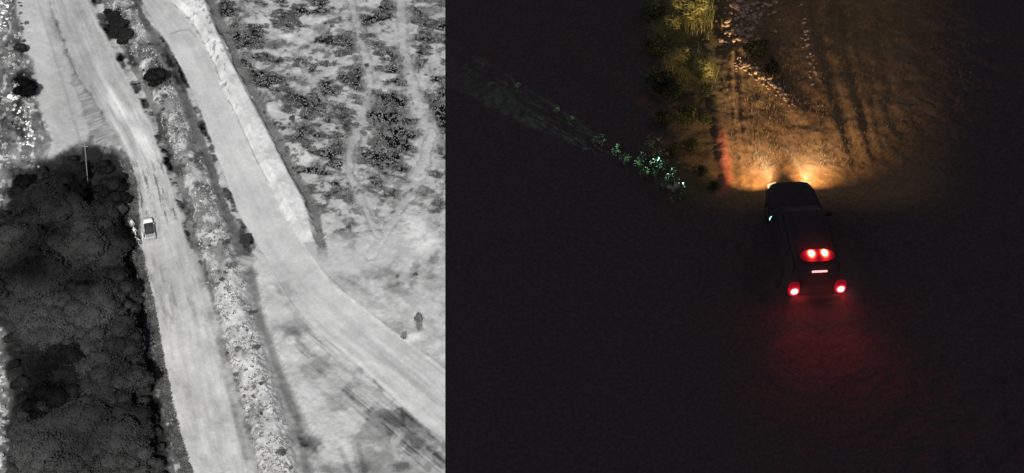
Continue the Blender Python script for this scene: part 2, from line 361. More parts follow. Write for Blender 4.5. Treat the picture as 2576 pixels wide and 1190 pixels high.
    t = t * (1 - m) + m * (0.44 + 0.22 * (n1 - 0.5) + 0.34 * (n2 - 0.5) + 0.22 * (n3 - .5))
    t = t + m * 0.30 * ss(0.60, 0.74, fbm(u / 12, v / 12, 71)) * ss(-60, 60, v) 
    t = t - m * 0.08 * ss(480, 560, v) * ss(330, 345, u)
    lg = soft_poly(wu, wv, ledge, 7)
    t = t * (1 - lg) + lg * (0.70 + 0.07 * (n1 - 0.5) + 0.05 * (n3 - 0.5) + 0.04 * ss(150, 110, u) - 0.05 * (1 - ss(2, 6, abs(u - 140 - (v - 150) * 0.30))) )
    t = t - lg * 0.10 * (1 - ss(0.5, 1.2, blob(wu, wv, 150, 60, 36, 48)))
    fu = soft_poly(wu, wv, furrow, 6)
    t = t * (1 - fu) + fu * (0.60 + 0.11 * (fbm((u + .2 * v) / 22, (v + 0.35 * (u - 200)) / 4.2, 91, 3) - .5) * 2.2 + 0.12 * (n2 - 0.5))
    z = z + fu * 0.15 * (fbm((u + .2 * v) / 22, (v + 0.35 * (u - 200)) / 4.2, 91, 3) - .5)
    fr = (1 - ss(0, 22, seg_dist(wu, wv, [(120, 395), (180, 365), (240, 360), (290, 370)])))
    t = t + fr * 0.1 * (n4 - 0.3)
    # first road
    a, b = fFL(v), fFR(v); s = (u - a) / (b - a + 1e-6)
    m = strip(a, b, 11, u + 9 * (n3 - 0.5) + 10 * (n2 - .5))
    st = fbm(s * 9 + 0.8 * n1, v / 110, 81, 5, 0.62)
    rt = 0.735 + 0.14 * (n1 - 0.5) + 0.10 * (n2 - 0.5) + 0.07 * (n3 - .5) + 0.03 * (n4 - .5) - 0.05 * (1 - ss(150, 330, v)) + 0.20 * (st - 0.5) * (1 + 0.6 * ss(200, 300, v) * (1 - ss(520, 640, v))) + 0.04 * ss(700, 900, v)
    rt = rt + 0.16 * (1 - ss(0.2, 1.1, blob(wu, wv, 292, 262, 24, 56, -.5) + 0.5 * (n3 - .5))) + 0.14 * (1 - ss(0.2, 1.1, blob(wu, wv, 372, 370, 22, 70, -.55) + 0.6 * (n3 - .5)))
    cr = ss(0.60, 0.68, fbm(s * 16, v / 50, 83, 4, .6)) * (ss(390, 420, v) * (1 - ss(540, 580, v)) + .35 * ss(620, 680, v) * (1 - ss(800, 900, v)))
    rt = rt - 0.25 * cr
    t = t * (1 - m) + m * rt
    z = z * (1 - 0.7 * m) + m * (0.16 * (st - 0.5))
    kind = np.where(m > 0.5, 1, kind)
    t = t - 0.07 * (1 - ss(3, 10, abs(u - fFR(v) - 3))) * (1 - 0.6 * n2)
    # verge under the grove: dark leaf litter
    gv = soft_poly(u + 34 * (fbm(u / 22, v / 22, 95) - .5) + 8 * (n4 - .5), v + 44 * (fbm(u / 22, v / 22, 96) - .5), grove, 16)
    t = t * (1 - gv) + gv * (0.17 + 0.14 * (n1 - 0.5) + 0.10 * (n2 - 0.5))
    for (x, y, rx, ry, k) in ((60, 210, 34, 40, .25), (38, 125, 30, 34, .12), (50, 300, 24, 60, .18), (10, 350, 20, 80, .12), (392, 195, 30, 36, .36)):
        t = t - k * (1 - ss(0.5, 1.2, blob(wu, wv, x, y, rx, ry) + 0.4 * (n3 - .5)))
    fr = 1 - ss(4, 16, abs(wu - 8 - 6 * np.sin(v / 40))); t = t + fr * ss(900, 960, v) * 0.30 * ss(.4, .6, n3)
    kind = np.where(gv > 0.5, 5, kind)
    return np.clip(t, 0.06, 0.93), z, kind

def srgb_lin(t): return np.where(t <= 0.04045, t / 12.92, ((t + 0.055) / 1.055) ** 2.4)
GAIN = 1.0
STEP = 2.1
us = np.arange(-170, 1330, STEP); vv = np.arange(-150, 1340, STEP)
U, Vv = np.meshgrid(us, vv)
T, Z, K = plain(U, Vv)
X, Y = ground(U, Vv, LOW_Z)
alb = srgb_lin(T) * GAIN
nr, nc = U.shape
idx = np.arange(nr * nc).reshape(nr, nc)
quads = np.stack([idx[1:, :-1], idx[1:, 1:], idx[:-1, 1:], idx[:-1, :-1]], -1).reshape(-1, 4)
kq = K[:-1, :-1].reshape(-1)
PV = np.stack([X.ravel(), Y.ravel(), LOW_Z + Z.ravel()], 1)
m_plain = attr_mat('dry soil', 0.08, 1.8)
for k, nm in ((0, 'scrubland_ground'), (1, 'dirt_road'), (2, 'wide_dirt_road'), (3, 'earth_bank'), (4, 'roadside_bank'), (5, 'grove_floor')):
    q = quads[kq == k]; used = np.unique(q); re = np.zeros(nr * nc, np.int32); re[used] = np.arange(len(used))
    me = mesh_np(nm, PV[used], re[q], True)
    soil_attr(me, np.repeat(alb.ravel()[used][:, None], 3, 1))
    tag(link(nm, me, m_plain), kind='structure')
# the plain beyond the detailed part, out to the horizon
bx = np.concatenate([X[0], X[:, -1], X[-1][::-1], X[::-1, 0]]); by = np.concatenate([Y[0], Y[:, -1], Y[-1][::-1], Y[::-1, 0]])
zz = np.concatenate([Z[0], Z[:, -1], Z[-1][::-1], Z[::-1, 0]]) + LOW_Z
n = len(bx); cx, cy = bx.mean(), by.mean(); ang = np.arctan2(by - cy, bx - cx)
rv = [np.stack([bx, by, zz], 1)]
for r_ in (160, 500, 2000, 9000): rv.append(np.stack([cx + np.cos(ang) * r_, cy + np.sin(ang) * r_, np.full(n, LOW_Z)], 1))
rv = np.vstack(rv); F = []
for k in range(4):
    i = np.arange(n); j = (i + 1) % n
    F.append(np.stack([k * n + i, k * n + j, (k + 1) * n + j, (k + 1) * n + i], 1))
me = mesh_np('plain', rv, np.vstack(F)); soil_attr(me, np.full((len(rv), 3), 0.42))
tag(link('plain', me, m_plain), kind='structure')

# ================================================================== THE RIDGE (right): night road in the added, unseen cliff's shade
def edge_x(y): return -1.255 - 0.02667 * y
def uv_top(x, y):
    """photograph position of a point on the ridge road"""
    c, s = math.cos(PITCH), math.sin(PITCH)
    d = y * c + CAM_Z * s; b = (y * s - CAM_Z * c) / d; a = x / d
    return 1288 + a / 0.3 * 1288, 595 - b / 0.3 * 1288
def ridge(x, y):
    u, v = uv_top(x, y)
    n1 = fbm(x / 2.2, y / 2.2, 101); n2 = fbm(x / 0.7, y / 0.7, 102); n3 = fbm(x / 0.22, y / 0.22, 103, 3); n4 = vnoise(x / 0.085, y / 0.085, 104)
    z = 0.14 * (n1 - 0.5) + 0.10 * (n2 - 0.5) + 0.05 * (n3 - 0.5)
    fine = ss(1780, 1840, u) * (1 - ss(2200, 2300, u)) 
    z = z * (0.35 + 0.65 * ss(1640, 1760, u)) + 0.014 * (n4 - 0.5)
    wu = u + 14 * (n1 - 0.5) + 8 * (n2 - 0.5)
    def rut(pts, w, dep, lip=0.5):
        d = seg_dist(wu, v, pts); dep = dep * (0.25 + 0.75 * ss(440, 250, v))
        return -dep * (1 - ss(w * 0.4, w, d)) + dep * lip * (1 - ss(w * 0.3, w * 0.8, abs(d - w * 1.5)))
    z = z + rut([(1880, 470), (1876, 440), (1864, 330), (1853, 180), (1846, 60), (1840, -80)], 8, 0.06)
    z = z + rut([(2150, 400), (2125, 320), (2105, 250), (2062, 100), (2030, -80)], 17, 0.075, 0.5)
    z = z + rut([(2200, 400), (2180, 330), (2140, 180), (2100, -80)], 12, 0.045, .5)
    z = z + rut([(2270, 380), (2240, 260), (2200, -60)], 16, 0.025, .4)
    # rough crest between the wheel tracks, where stones lie
    d = seg_dist(wu, v, [(2010, 290), (1960, 235), (1900, 180), (1850, 140), (1836, 60), (1850, -60)])
    z = z + 0.12 * (1 - ss(4, 34, d)) * (0.5 + n2)
    d3 = blob(wu, v, 1860, 60, 60, 100); z = z + 0.16 * (1 - ss(0.4, 1.2, d3)) * (n2 + 0.4 * n3)
    # red clay lip on the left side of the road
    d2 = seg_dist(wu, v, [(1790, 520), (1826, 470), (1820, 400), (1812, 330), (1790, 220), (1770, 60), (1770, -80)])
    lip = 1 - ss(3, 22, d2); z = z + 0.10 * lip * (0.6 + 0.8 * n2)
    left = 1 - ss(1690, 1815, wu); z = z + 0.12 * left * (n1 * 0.7 + n2 * 0.4)
    right = ss(2170, 2420, wu); z = z + 0.14 * right * (n2 - 0.4) + 0.06 * right
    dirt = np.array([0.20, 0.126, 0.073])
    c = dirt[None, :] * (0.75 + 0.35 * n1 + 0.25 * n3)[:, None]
    grass = np.array([0.071, 0.0545, 0.057])  # dark unlit ground tone, painted outside the headlight pool
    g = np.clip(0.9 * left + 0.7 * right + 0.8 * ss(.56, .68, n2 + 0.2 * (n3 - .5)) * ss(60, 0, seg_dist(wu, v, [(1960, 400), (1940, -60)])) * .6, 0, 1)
    dk = ss(700, 560, v)                                              # painted light: lit brown beyond the car, unlit dark behind it
    g = np.maximum(g, 1 - ss(560, 470, v) * ss(1720, 1850, wu) * (1 - ss(2180, 2480, wu)))  # mask of the painted pool: brown inside, unlit tone outside
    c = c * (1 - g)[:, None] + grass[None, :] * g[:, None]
    ol = (ss(1640, 1720, wu) * (1 - ss(1800, 1830, wu)) * ss(540, 470, v))[:, None] * .9; c = c * (1 - ol) + np.array([0.11, 0.085, 0.05])[None, :] * ol  # olive-brown lift painted where dim headlight spill falls
    clay = np.array([0.36, 0.13, 0.095]); k = (lip * ss(320, 350, v) * (1 - ss(480, 510, v)) * .9)[:, None]
    c = c * (1 - k) + clay[None, :] * k
    return z, np.clip(c, 0, 1)
ty = np.concatenate([np.linspace(-60, 26, 24), np.arange(27, 58.5, 0.062), np.linspace(59, 110, 20)])
tx = np.concatenate([np.arange(0, 21.5, 0.066), np.linspace(22, 78, 20)])
GX, GY = np.meshgrid(tx, ty)
ED = edge_x(GY); GXX = ED + GX
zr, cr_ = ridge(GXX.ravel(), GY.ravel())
lipf = ss(0, 1.5, GX).ravel()
zr = zr * (0.15 + 0.85 * lipf)
nr2, nc2 = GX.shape; idx = np.arange(nr2 * nc2).reshape(nr2, nc2)
q = np.stack([idx[:-1, :-1], idx[:-1, 1:], idx[1:, 1:], idx[1:, :-1]], -1).reshape(-1, 4)
TV = np.stack([GXX.ravel(), GY.ravel(), zr], 1)
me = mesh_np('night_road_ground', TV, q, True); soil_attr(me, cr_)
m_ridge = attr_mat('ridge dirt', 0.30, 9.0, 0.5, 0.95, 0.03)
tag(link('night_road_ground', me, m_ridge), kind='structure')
def ridge_z(x, y):
    return float(zr.reshape(nr2, nc2)[min(np.searchsorted(ty, y), nr2 - 1), min(np.searchsorted(tx, x - edge_x(y)), nc2 - 1)])
# flanks of the ridge, down to the plain, and the added, unseen high cliff behind it that shades the road
m_rock = mat('dark rock', (0.09, 0.08, 0.075), 0.95, noise=0.35, scale=0.35, bump=0.6)
def wall_strip(pts, z0s, name, nz=14, rough=1.2):
    V = []; F = []; k = len(pts)
    for j in range(nz + 1):
        f = j / nz
        for i, (x, y) in enumerate(pts):
            V.append((x, y, z0s[i] * (1 - f) + (LOW_Z - 2) * f))
    for j in range(nz):
        for i in range(k - 1): F.append((j * k + i, j * k + i + 1, (j + 1) * k + i + 1, (j + 1) * k + i))
    return V, F
per = [(edge_x(y), y) for y in ty] + [(edge_x(110) + x, 110) for x in tx[1:]] + [(edge_x(y) + 78, y) for y in ty[::-1][1:]]
zrow = zr.reshape(nr2, nc2)
pz = list(zrow[:, 0]) + list(zrow[-1, 1:]) + list(zrow[::-1, -1][1:])
V, F = wall_strip(per, pz, 'ridge_flank', 10)
tag(link('ridge_flank', mesh_np('ridge_flank', V, F), m_rock), kind='structure')
def sun_block_cliff():
    nx, nz = 46, 40; x0, x1 = -4.7, 82.0; zt = 136.0
    def front(x, z): return -15.0 - 0.05 * (z - 0) - 5.0 * float(fbm(np.array([x / 9]), np.array([z / 12]), 201)[0])
    V = []; F = []
    for j in range(nz + 1):
        z = LOW_Z - 2 + (zt - LOW_Z + 2) * j / nz
        for i in range(nx + 1):
            x = x0 + (x1 - x0) * i / nx
            V.append((x, front(x, z), z + (6 * float(fbm(np.array([x / 7]), np.array([3.3]), 207)[0]) if j == nz else 0)))
    w = nx + 1
    for j in range(nz):
        for i in range(nx): F.append((j * w + i, j * w + i + 1, (j + 1) * w + i + 1, (j + 1) * w + i))
    # back and sides
    off = len(V)
    for j in range(nz + 1):
        z = LOW_Z - 2 + (zt - LOW_Z + 2) * j / nz
        for i in range(nx + 1):
            x = x0 + (x1 - x0) * i / nx
            V.append((x, -58 - 6 * math.sin(x * .3 + z * .07), V[j * w + i][2]))
    for j in range(nz):
        for i in range(nx): F.append((off + j * w + i + 1, off + j * w + i, off + (j + 1) * w + i, off + (j + 1) * w + i + 1))
        for i in (0, nx):
            a = [j * w + i, (j + 1) * w + i, off + (j + 1) * w + i, off + j * w + i]
            F.append(tuple(a if i == 0 else a[::-1]))
    for i in range(nx): F.append((nz * w + i, nz * w + i + 1, off + nz * w + i + 1, off + nz * w + i))
    return mesh_np('sun_block_cliff', V, F)
tag(link('sun_block_cliff', sun_block_cliff(), m_rock), kind='structure')

# ================================================================== foliage meshes
def leaf_cloud(name, n, rx, ry, rz, size, seed, clumps=9, zc=None, flat=0.35, aspect=0.5, level=None, core=False):
    r = np.random.RandomState(seed)
    cc = r.normal(0, 1, (clumps, 3)); cc /= np.linalg.norm(cc, axis=1)[:, None]
    cc *= (0.35 + 0.4 * r.rand(clumps))[:, None]; cr = 0.30 + 0.25 * r.rand(clumps)
    w = r.randint(0, clumps, n); d = r.normal(0, 1, (n, 3)); d /= np.linalg.norm(d, axis=1)[:, None]
    p = cc[w] + d * (cr[w] * (0.55 + 0.5 * r.rand(n)))[:, None]
    p = p * np.array([rx, ry, rz]) + np.array([0, 0, rz if zc is None else zc])
    p[:, 2] = np.maximum(p[:, 2], 0.03)
    a = r.normal(0, 1, (n, 3)); a[:, 2] *= flat; a /= np.linalg.norm(a, axis=1)[:, None]
    nn = r.normal(0, 1, (n, 3))
    if level is not None: nn = nn * level + np.array([0, -.7, .7])
    b = np.cross(a, nn); b /= np.linalg.norm(b, axis=1)[:, None] + 1e-9
    s = size * (0.6 + 0.8 * r.rand(n))[:, None]
    V = np.stack([p - a * s, p + b * s * aspect, p + a * s, p - b * s * aspect], 1).reshape(-1, 3)
    if not core: return mesh_np(name, V, np.arange(4 * n).reshape(-1, 4))
    q = np.arange(4 * n).reshape(-1, 4); F = [q[:, [0, 1, 2]], q[:, [0, 2, 3]]]; VV = [V]; off = len(V)
    bm = bmesh.new(); bmesh.ops.create_icosphere(bm, subdivisions=2, radius=1)
    sv = np.array([v.co[:] for v in bm.verts]); sf = np.array([[v.index for v in f.verts] for f in bm.faces]); bm.free()
    for i in range(clumps):
        w_ = 1 + 0.22 * (fbm(sv[:, 0] * 2 + i * 3, sv[:, 1] * 2 + sv[:, 2] * 1.7, seed) - .5) + 0.10 * (vnoise(sv[:, 0] * 9 + i, sv[:, 1] * 9 + sv[:, 2] * 7, seed) - .5)
        VV.append((cc[i] + sv * w_[:, None] * cr[i] * 0.74) * np.array([rx, ry, rz]) + np.array([0, 0, zc])); F.append(sf + off); off += len(sv)
    me = mesh_np(name, np.vstack(VV), np.vstack(F)); sm_ = np.zeros(len(me.polygons), bool); sm_[2 * n:] = True
    me.polygons.foreach_set('use_smooth', sm_); return me
def blades(name, n, spread, length, width, seed, droop=0.6, segs=3):
    r = np.random.RandomState(seed); V = []; F = []
    for k in range(n):
        az = r.rand() * 6.283; lean = 0.15 + 0.75 * r.rand(); L = length * (0.5 + 0.6 * r.rand())
        o = np.array([r.normal(0, spread), r.normal(0, spread), 0.0]); p = o.copy(); el = math.pi / 2 - lean * 0.7
        sx, sy = -math.sin(az), math.cos(az); base = len(V)
        for j in range(segs + 1):
            w = width * (1 - j / segs) ** 0.7 + 0.001
            V.append((p[0] + sx * w, p[1] + sy * w, p[2])); V.append((p[0] - sx * w, p[1] - sy * w, p[2]))
            st = L / segs; p = p + st * np.array([math.cos(az) * math.cos(el), math.sin(az) * math.cos(el), math.sin(el)]); el -= droop * (0.4 + 0.6 * r.rand())
            p[2] = max(p[2], 0.02)
        for j in range(segs):
            i = base + 2 * j; F.append((i, i + 1, i + 3, i + 2))
    return mesh_np(name, V, F)
def stem_mesh(name, h, r0, seed, limbs=5, spread=0.4):
    r = random.Random(seed); V = []; F = []
    def tube(pts, ra, rb, n=6):
        base = len(V)
        for i, p in enumerate(pts):
            rr = ra + (rb - ra) * i / (len(pts) - 1)
            for k in range(n):
                a = 6.2832 * k / n; V.append((p[0] + rr * math.cos(a), p[1] + rr * math.sin(a), p[2]))
        for i in range(len(pts) - 1):
            for k in range(n): F.append((base + i * n + k, base + i * n + (k + 1) % n, base + (i + 1) * n + (k + 1) % n, base + (i + 1) * n + k))
    pts = [(0, 0, -0.1)]
    for i in range(1, 6): pts.append((pts[-1][0] + r.uniform(-.05, .05) * h, pts[-1][1] + r.uniform(-.05, .05) * h, h * i / 5 * 0.8))
    tube(pts, r0, r0 * 0.35)
    for k in range(limbs):
        p = pts[2 + k % 3]; a = r.uniform(0, 6.28); L = h * spread * r.uniform(.6, 1)
        tube([p, (p[0] + math.cos(a) * L * .5, p[1] + math.sin(a) * L * .5, p[2] + L * .35), (p[0] + math.cos(a) * L, p[1] + math.sin(a) * L, p[2] + L * .8)], r0 * .4, r0 * .1)
    return mesh_np(name, V, F, True)

def canopy_mat(name, lo_, hi_, scale=0.085):
    m = bpy.data.materials.new(name); m.use_nodes = True; nt = m.node_tree; b = nt.nodes['Principled BSDF']
    b.inputs['Roughness'].default_value = 1; b.inputs['Specular IOR Level'].default_value = 0
    g = nt.nodes.new('ShaderNodeNewGeometry'); nz = nt.nodes.new('ShaderNodeTexNoise'); nz.inputs['Scale'].default_value = scale; nz.inputs['Detail'].default_value = 4
    nt.links.new(g.outputs['Position'], nz.inputs['Vector'])
    cr = nt.nodes.new('ShaderNodeValToRGB'); cr.color_ramp.elements[0].position = .37; cr.color_ramp.elements[1].position = .68
    cr.color_ramp.elements[0].color = (lo_, lo_, lo_, 1); cr.color_ramp.elements[1].color = (hi_, hi_, hi_, 1)
    nt.links.new(nz.outputs['Fac'], cr.inputs[0]); nt.links.new(cr.outputs[0], b.inputs['Base Color'])
    return m
m_cold = canopy_mat('cold dark foliage', 0.008, 0.078, 0.055)
m_black = canopy_mat('coldest foliage', 0.007, 0.030, 0.12)
m_scrub = mat('grey scrub leaves', (0.155, 0.155, 0.157), 1.0, spec=0.0, noise=0.3, scale=1.2, rand=0.5)
m_scrub_mid = mat('mid grey scrub leaves', (0.24, 0.24, 0.243), 1.0, spec=0.0, noise=0.4, scale=1.2, rand=0.35)
m_pale = mat('warm pale shrub leaves', (0.62, 0.62, 0.62), 1.0, spec=0.0, noise=0.3, scale=2.0, rand=0.3)
m_bark_grey = mat('grey bark', (0.12, 0.12, 0.12), 0.95, noise=0.3, scale=8)
m_hot = mat('hot white surface', (0.93, 0.93, 0.93), 0.8, spec=0.05, noise=0.03, scale=4)
m_hot2 = mat('warm skin and cloth', (0.95, 0.95, 0.95), 0.9, spec=0.05, noise=0.05, scale=6)

def cell(u, v): return min(max(int(round((v + 150) / STEP)), 0), nr - 1), min(max(int(round((u + 170) / STEP)), 0), nc - 1)
def low_z(u, v): return float(Z[cell(u, v)])
def on_plain(u, v):
    p = low(u, v); p.z = LOW_Z + low_z(u, v); return p

# ---- the grove of dark trees
tree_mesh = []
for k in range(5):
    cw = leaf_cloud('crown', 7500, 3.1, 3.1, 1.5, 0.16, 300 + k, clumps=16, zc=3.6, flat=0.3, level=.16, core=True)
    cw.materials.append(m_cold)
    tk = stem_mesh('trunk', 4.5, 0.16, 330 + k); tk.materials.append(m_bark_grey)
    tree_mesh.append((cw, tk))
cb = [leaf_cloud('crown', 7500, 3.1, 3.1, 1.5, 0.16, 360 + k, clumps=16, zc=3.6, flat=0.3, level=.16, core=True) for k in range(2)]
for c in cb: c.materials.append(m_black)
def tree(name, u, v, sc, label, group=None, black=False, k=None, cat='tree'):
    """u, v: middle of the crown as seen"""
    k = rng.randrange(5) if k is None else k
    x, y = ground(u, v, LOW_Z + 3.4 * sc)
    t = empty(name, (float(x), float(y), LOW_Z - 0.05), rng.uniform(0, 6.28)); t.scale = (sc,) * 3
    tag(t, label, cat, group)
    link('crown', cb[k % 2] if black else tree_mesh[k][0], None, t); link('trunk', tree_mesh[k][1], None, t)
    return t
spots = []
gp = np.array([(a, b) for a in range(10, 440, 8) for b in range(405, 1260, 8)], float)
core = soft_poly(gp[:, 0], gp[:, 1], grove, 1) > 0.5
gd = seg_dist(gp[:, 0], gp[:, 1], grove + [grove[0]])
cand = gp[core & (gd > 15)]
nrg.shuffle(cand)
for c in cand:
    if abs(c[0] - 345) < 66 and 540 < c[1] < 700: continue
    if abs(c[0] - 218) < 34 and 385 < c[1] < 520: continue
    if all(math.hypot(c[0] - s[0], (c[1] - s[1]) * 1.1) > (34 if (int(c[0] * 7 + c[1] * 3) % 3) else 52) for s in spots): spots.append(tuple(c))
for (u, v) in spots:
    d = float(seg_dist(np.array([u]), np.array([v]), grove + [grove[0]])[0])
    sc = min(1.25, max(0.36, d / 62)) * rng.uniform(0.6, 1.2)
    blk = (u - 130) ** 2 / 130 ** 2 + (v - 510) ** 2 / 90 ** 2 < 1 or (u - 150) ** 2 / 90 ** 2 + (v - 960) ** 2 / 90 ** 2 < 1
    blk = blk or v < 520
    if blk: lb_, gr_ = 'near-black tree in the darkest parts of the grove at lower left', 'near-black trees of the grove'
    elif d < 60 and u > 250: lb_, gr_ = 'dark grey tree on the side of the grove facing the dirt road', 'grove trees facing the road'
    elif d < 60 and v < 480: lb_, gr_ = 'dark grey tree along the top edge of the grove near the pale pole', 'grove trees along the top edge'
    elif u < 90: lb_, gr_ = 'dark grey tree on the outer left side of the grove', 'grove trees on the outer left'
    else: lb_, gr_ = 'dark grey tree in the middle of the grove at lower left', 'trees in the middle of the grove'
    tree('grove_tree', u, v, sc, lb_, gr_, blk)
tree('round_tree', 392, 192, 0.82, 'near-black round tree standing between the two dirt roads', black=True, k=1)
for u, v, sc in ((284, 42, .5), (300, 62, .62), (318, 84, .5), (288, 84, .42), (308, 100, .36), (270, 30, .3)):
    tree('ragged_tree', u, v, sc, 'near-black tree of the ragged clump at the top end of the bank', 'ragged clump of near-black trees at the top of the bank', black=True)
tree('edge_tree', 62, 222, 0.72, 'dark tree behind the white-hot cluster at the far left edge', k=0)
tree('edge_tree', 48, 120, 0.45, 'small grey tree above the bright stones at the top left edge', k=2)
tree('ditch_shrub', 616, 600, 0.34, 'dark shrub in the ditch beside the wide dirt road', k=4, cat='shrub')

# ---- bushes of the scrub (individuals) and tufts (uncountable)
bush_dark = []; bush_mid = []
for k in range(4):
    b = leaf_cloud('leaves', 230, 0.9, 0.8, 0.42, 0.17, 400 + k, clumps=7, flat=0.6); b.materials.append(m_scrub); bush_dark.append(b)
    b = leaf_cloud('leaves', 230, 0.9, 0.8, 0.42, 0.17, 420 + k, clumps=7, flat=0.6); b.materials.append(m_scrub_mid); bush_mid.append(b)
def bush(name, u, v, sc, label, group, meshes, cat='bush'):
    o = link(name, rng.choice(meshes), None, None, on_plain(u, v), (0, 0, rng.uniform(0, 6.28)), (sc * rng.uniform(.8, 1.5), sc * rng.uniform(.8, 1.1), sc))
    return tag(o, label, cat, group)
N = 9000
pu = nrg.uniform(560, 1118, N); pv = nrg.uniform(-10, 860, N)
tt, _, kk = plain(pu, pv)
b2 = fB2R(pv)
ok = (kk == 0) & np.where(pv < 630, pu > b2 + 6, pu > 870 + .5 * (pv - 640))
count = 0
for u, v, t in zip(pu[ok], pv[ok], tt[ok]):
    if rng.random() < max(0.002, (0.64 - t) * 1.6):
        bush('scrub_bush', u, v, rng.uniform(0.28, 0.8), 'low dark bush scattered in the scrub right of the wide dirt road', 'dark bushes of the scrub right of the wide road', bush_dark if t < .55 or rng.random() < .5 else bush_mid)
        count += 1
        if count >= 290: break
for u, v, sc in ((735, 300, .9), (750, 322, 1.0), (715, 325, .6)):
    bush('scrub_clump', u, v, sc, 'dark bush of the tight clump just right of the bright bank', 'clump of bushes right of the bright bank', bush_dark)
lb = bush('lone_shrub', 1055, 812, 1.0, 'lone dark upright shrub beside a bright patch near the right of the pale plain', None, bush_dark, 'shrub'); lb.scale = (.8, 1.3, 1.7); lb.rotation_euler.z = .4
# the bank between the roads
count = 0
for _ in range(4000):
    v = rng.uniform(0, 1190); a = float(np.interp(v, [p[1] for p in B1_L], [p[0] for p in B1_L])); b = float(np.interp(v, [p[1] for p in B1_R], [p[0] for p in B1_R])); u = rng.uniform(a - 8, b)
    t = float(T[cell(u, v)])
    if float(vnoise(np.array([u / 34]), np.array([v / 34]), 55)[0]) > .60 and rng.random() < 0.10 + max(0, (0.66 - t)) * 0.6:
        bush('bank_bush', u, v, rng.uniform(0.25, 0.75), 'small dark bush on the bank between the two dirt roads', 'bushes on the bank between the roads', bush_dark if rng.random() < .7 else bush_mid); count += 1
        if count >= 150: break
# scrub of the left edge: pale warm shrubs and stones
pale = []
for k in range(3):
    b = leaf_cloud('leaves', 200, 0.8, 0.7, 0.5, 0.15, 440 + k, clumps=8, flat=0.7); b.materials.append(m_pale); pale.append(b)
for _ in range(60):
    v = rng.uniform(0, 430); u = rng.uniform(0, 20 + 0.20 * v + 20)
    bush('pale_shrub', u, v, rng.uniform(.25, .6), 'pale shrub in the mixed growth along the far left edge', 'pale shrubs along the far left edge', pale)
for u, v in ((4, 925), (10, 950), (2, 985), (8, 1030), (4, 1075), (10, 1110), (3, 1150), (12, 965), (2, 505), (8, 470)):
    bush('pale_shrub', u, v, rng.uniform(.4, .8), 'pale shrub in the mixed growth along the far left edge', 'pale shrubs along the far left edge', pale)
for _ in range(50):
    v = rng.uniform(0, 430); u = rng.uniform(0, 70)
    bush('edge_bush', u, v, rng.uniform(.3, .7), 'grey bush in the mixed growth along the far left edge', 'grey bushes along the far left edge', bush_dark + bush_mid)
m_leafy = mat('grey canopy sprays', (0.10, 0.10, 0.10), 1.0, spec=0, noise=.4, scale=1.5)
# grass tufts: one uncountable mass on the banks and verges
def tufts(name, n, pick, col, size, seed):
    r = np.random.RandomState(seed); V = []; F = []
    P = pick(r, n)
    x, y = ground(P[:, 0], P[:, 1], LOW_Z); _, z, _ = plain(P[:, 0], P[:, 1])
    m = 4; base = np.stack([x, y, LOW_Z + z], 1)
    out = []
    for k in range(m):
        az = r.rand(len(P)) * 6.283; L = size * (.5 + r.rand(len(P))); w = size * 0.32
        dx, dy = np.cos(az), np.sin(az); up = 0.4 + .5 * r.rand(len(P))
        tip = base + np.stack([dx * L, dy * L, up * L], 1); sd = np.stack([-dy * w, dx * w, np.zeros(len(P))], 1)
        mid = base + (tip - base) * .5
        out.append(np.stack([base, mid + sd, tip, mid - sd], 1))
    V = np.concatenate(out).reshape(-1, 3)
    o = link(name, mesh_np(name, V, np.arange(len(V)).reshape(-1, 4)), col)
    return o
def bank_pick(r, n):
    v = r.uniform(-10, 1200, n); a = fB1L(v); b = fB1R(v); u = a + (b - a) * r.rand(n)
    P = np.stack([u, v], 1); keep = fbm(u / 14, v / 14, 77) > 0.5; return P[keep]
def scrub_pick(r, n):
    u = r.uniform(560, 1130, n); v = r.uniform(-10, 660, n); t, _, k = plain(u, v)
    keep = (k == 0) & (u > fB2R(v) + 4) & (v < 560 + 60 * r.rand(n)) & (r.rand(n) < np.clip((0.655 - t) * 3.0, 0.0, 1)); return np.stack([u, v], 1)[keep]
def verge_pick(r, n):
    v = r.uniform(400, 1200, n); u = fFL(v) - 26 * r.rand(n) + 4; P = np.stack([u, v], 1); return P[np.hypot(u - 345, v - 600) > 34]
tag(tufts('bank_grass', 3500, bank_pick, mat('grey bank grass', (0.22, 0.22, 0.22), 1, spec=0, noise=.5, scale=1.0), 0.22, 1), 'short grass tufts on the bank between the two dirt roads', 'grass', kind='stuff')
tag(tufts('bank_dry_grass', 900, bank_pick, mat('pale bank grass', (0.66, 0.66, 0.66), 1, spec=0, noise=.3, scale=1.0), 0.22, 4), 'pale dry grass on the bank between the two dirt roads', 'grass', kind='stuff')
tag(tufts('scrub_grass', 16000, scrub_pick, mat('scrub grass', (0.19, 0.19, 0.19), 1, spec=0, noise=.5, scale=.8), 0.24, 2), 'low grey ground cover in the scrub right of the wide road', 'ground cover', kind='stuff')
tag(tufts('verge_grass', 3500, verge_pick, mat('verge grass', (0.12, 0.12, 0.12), 1, spec=0, noise=.5, scale=.8), 0.24, 3), 'dark grass along the verge between the grove and the dirt road', 'grass', kind='stuff')

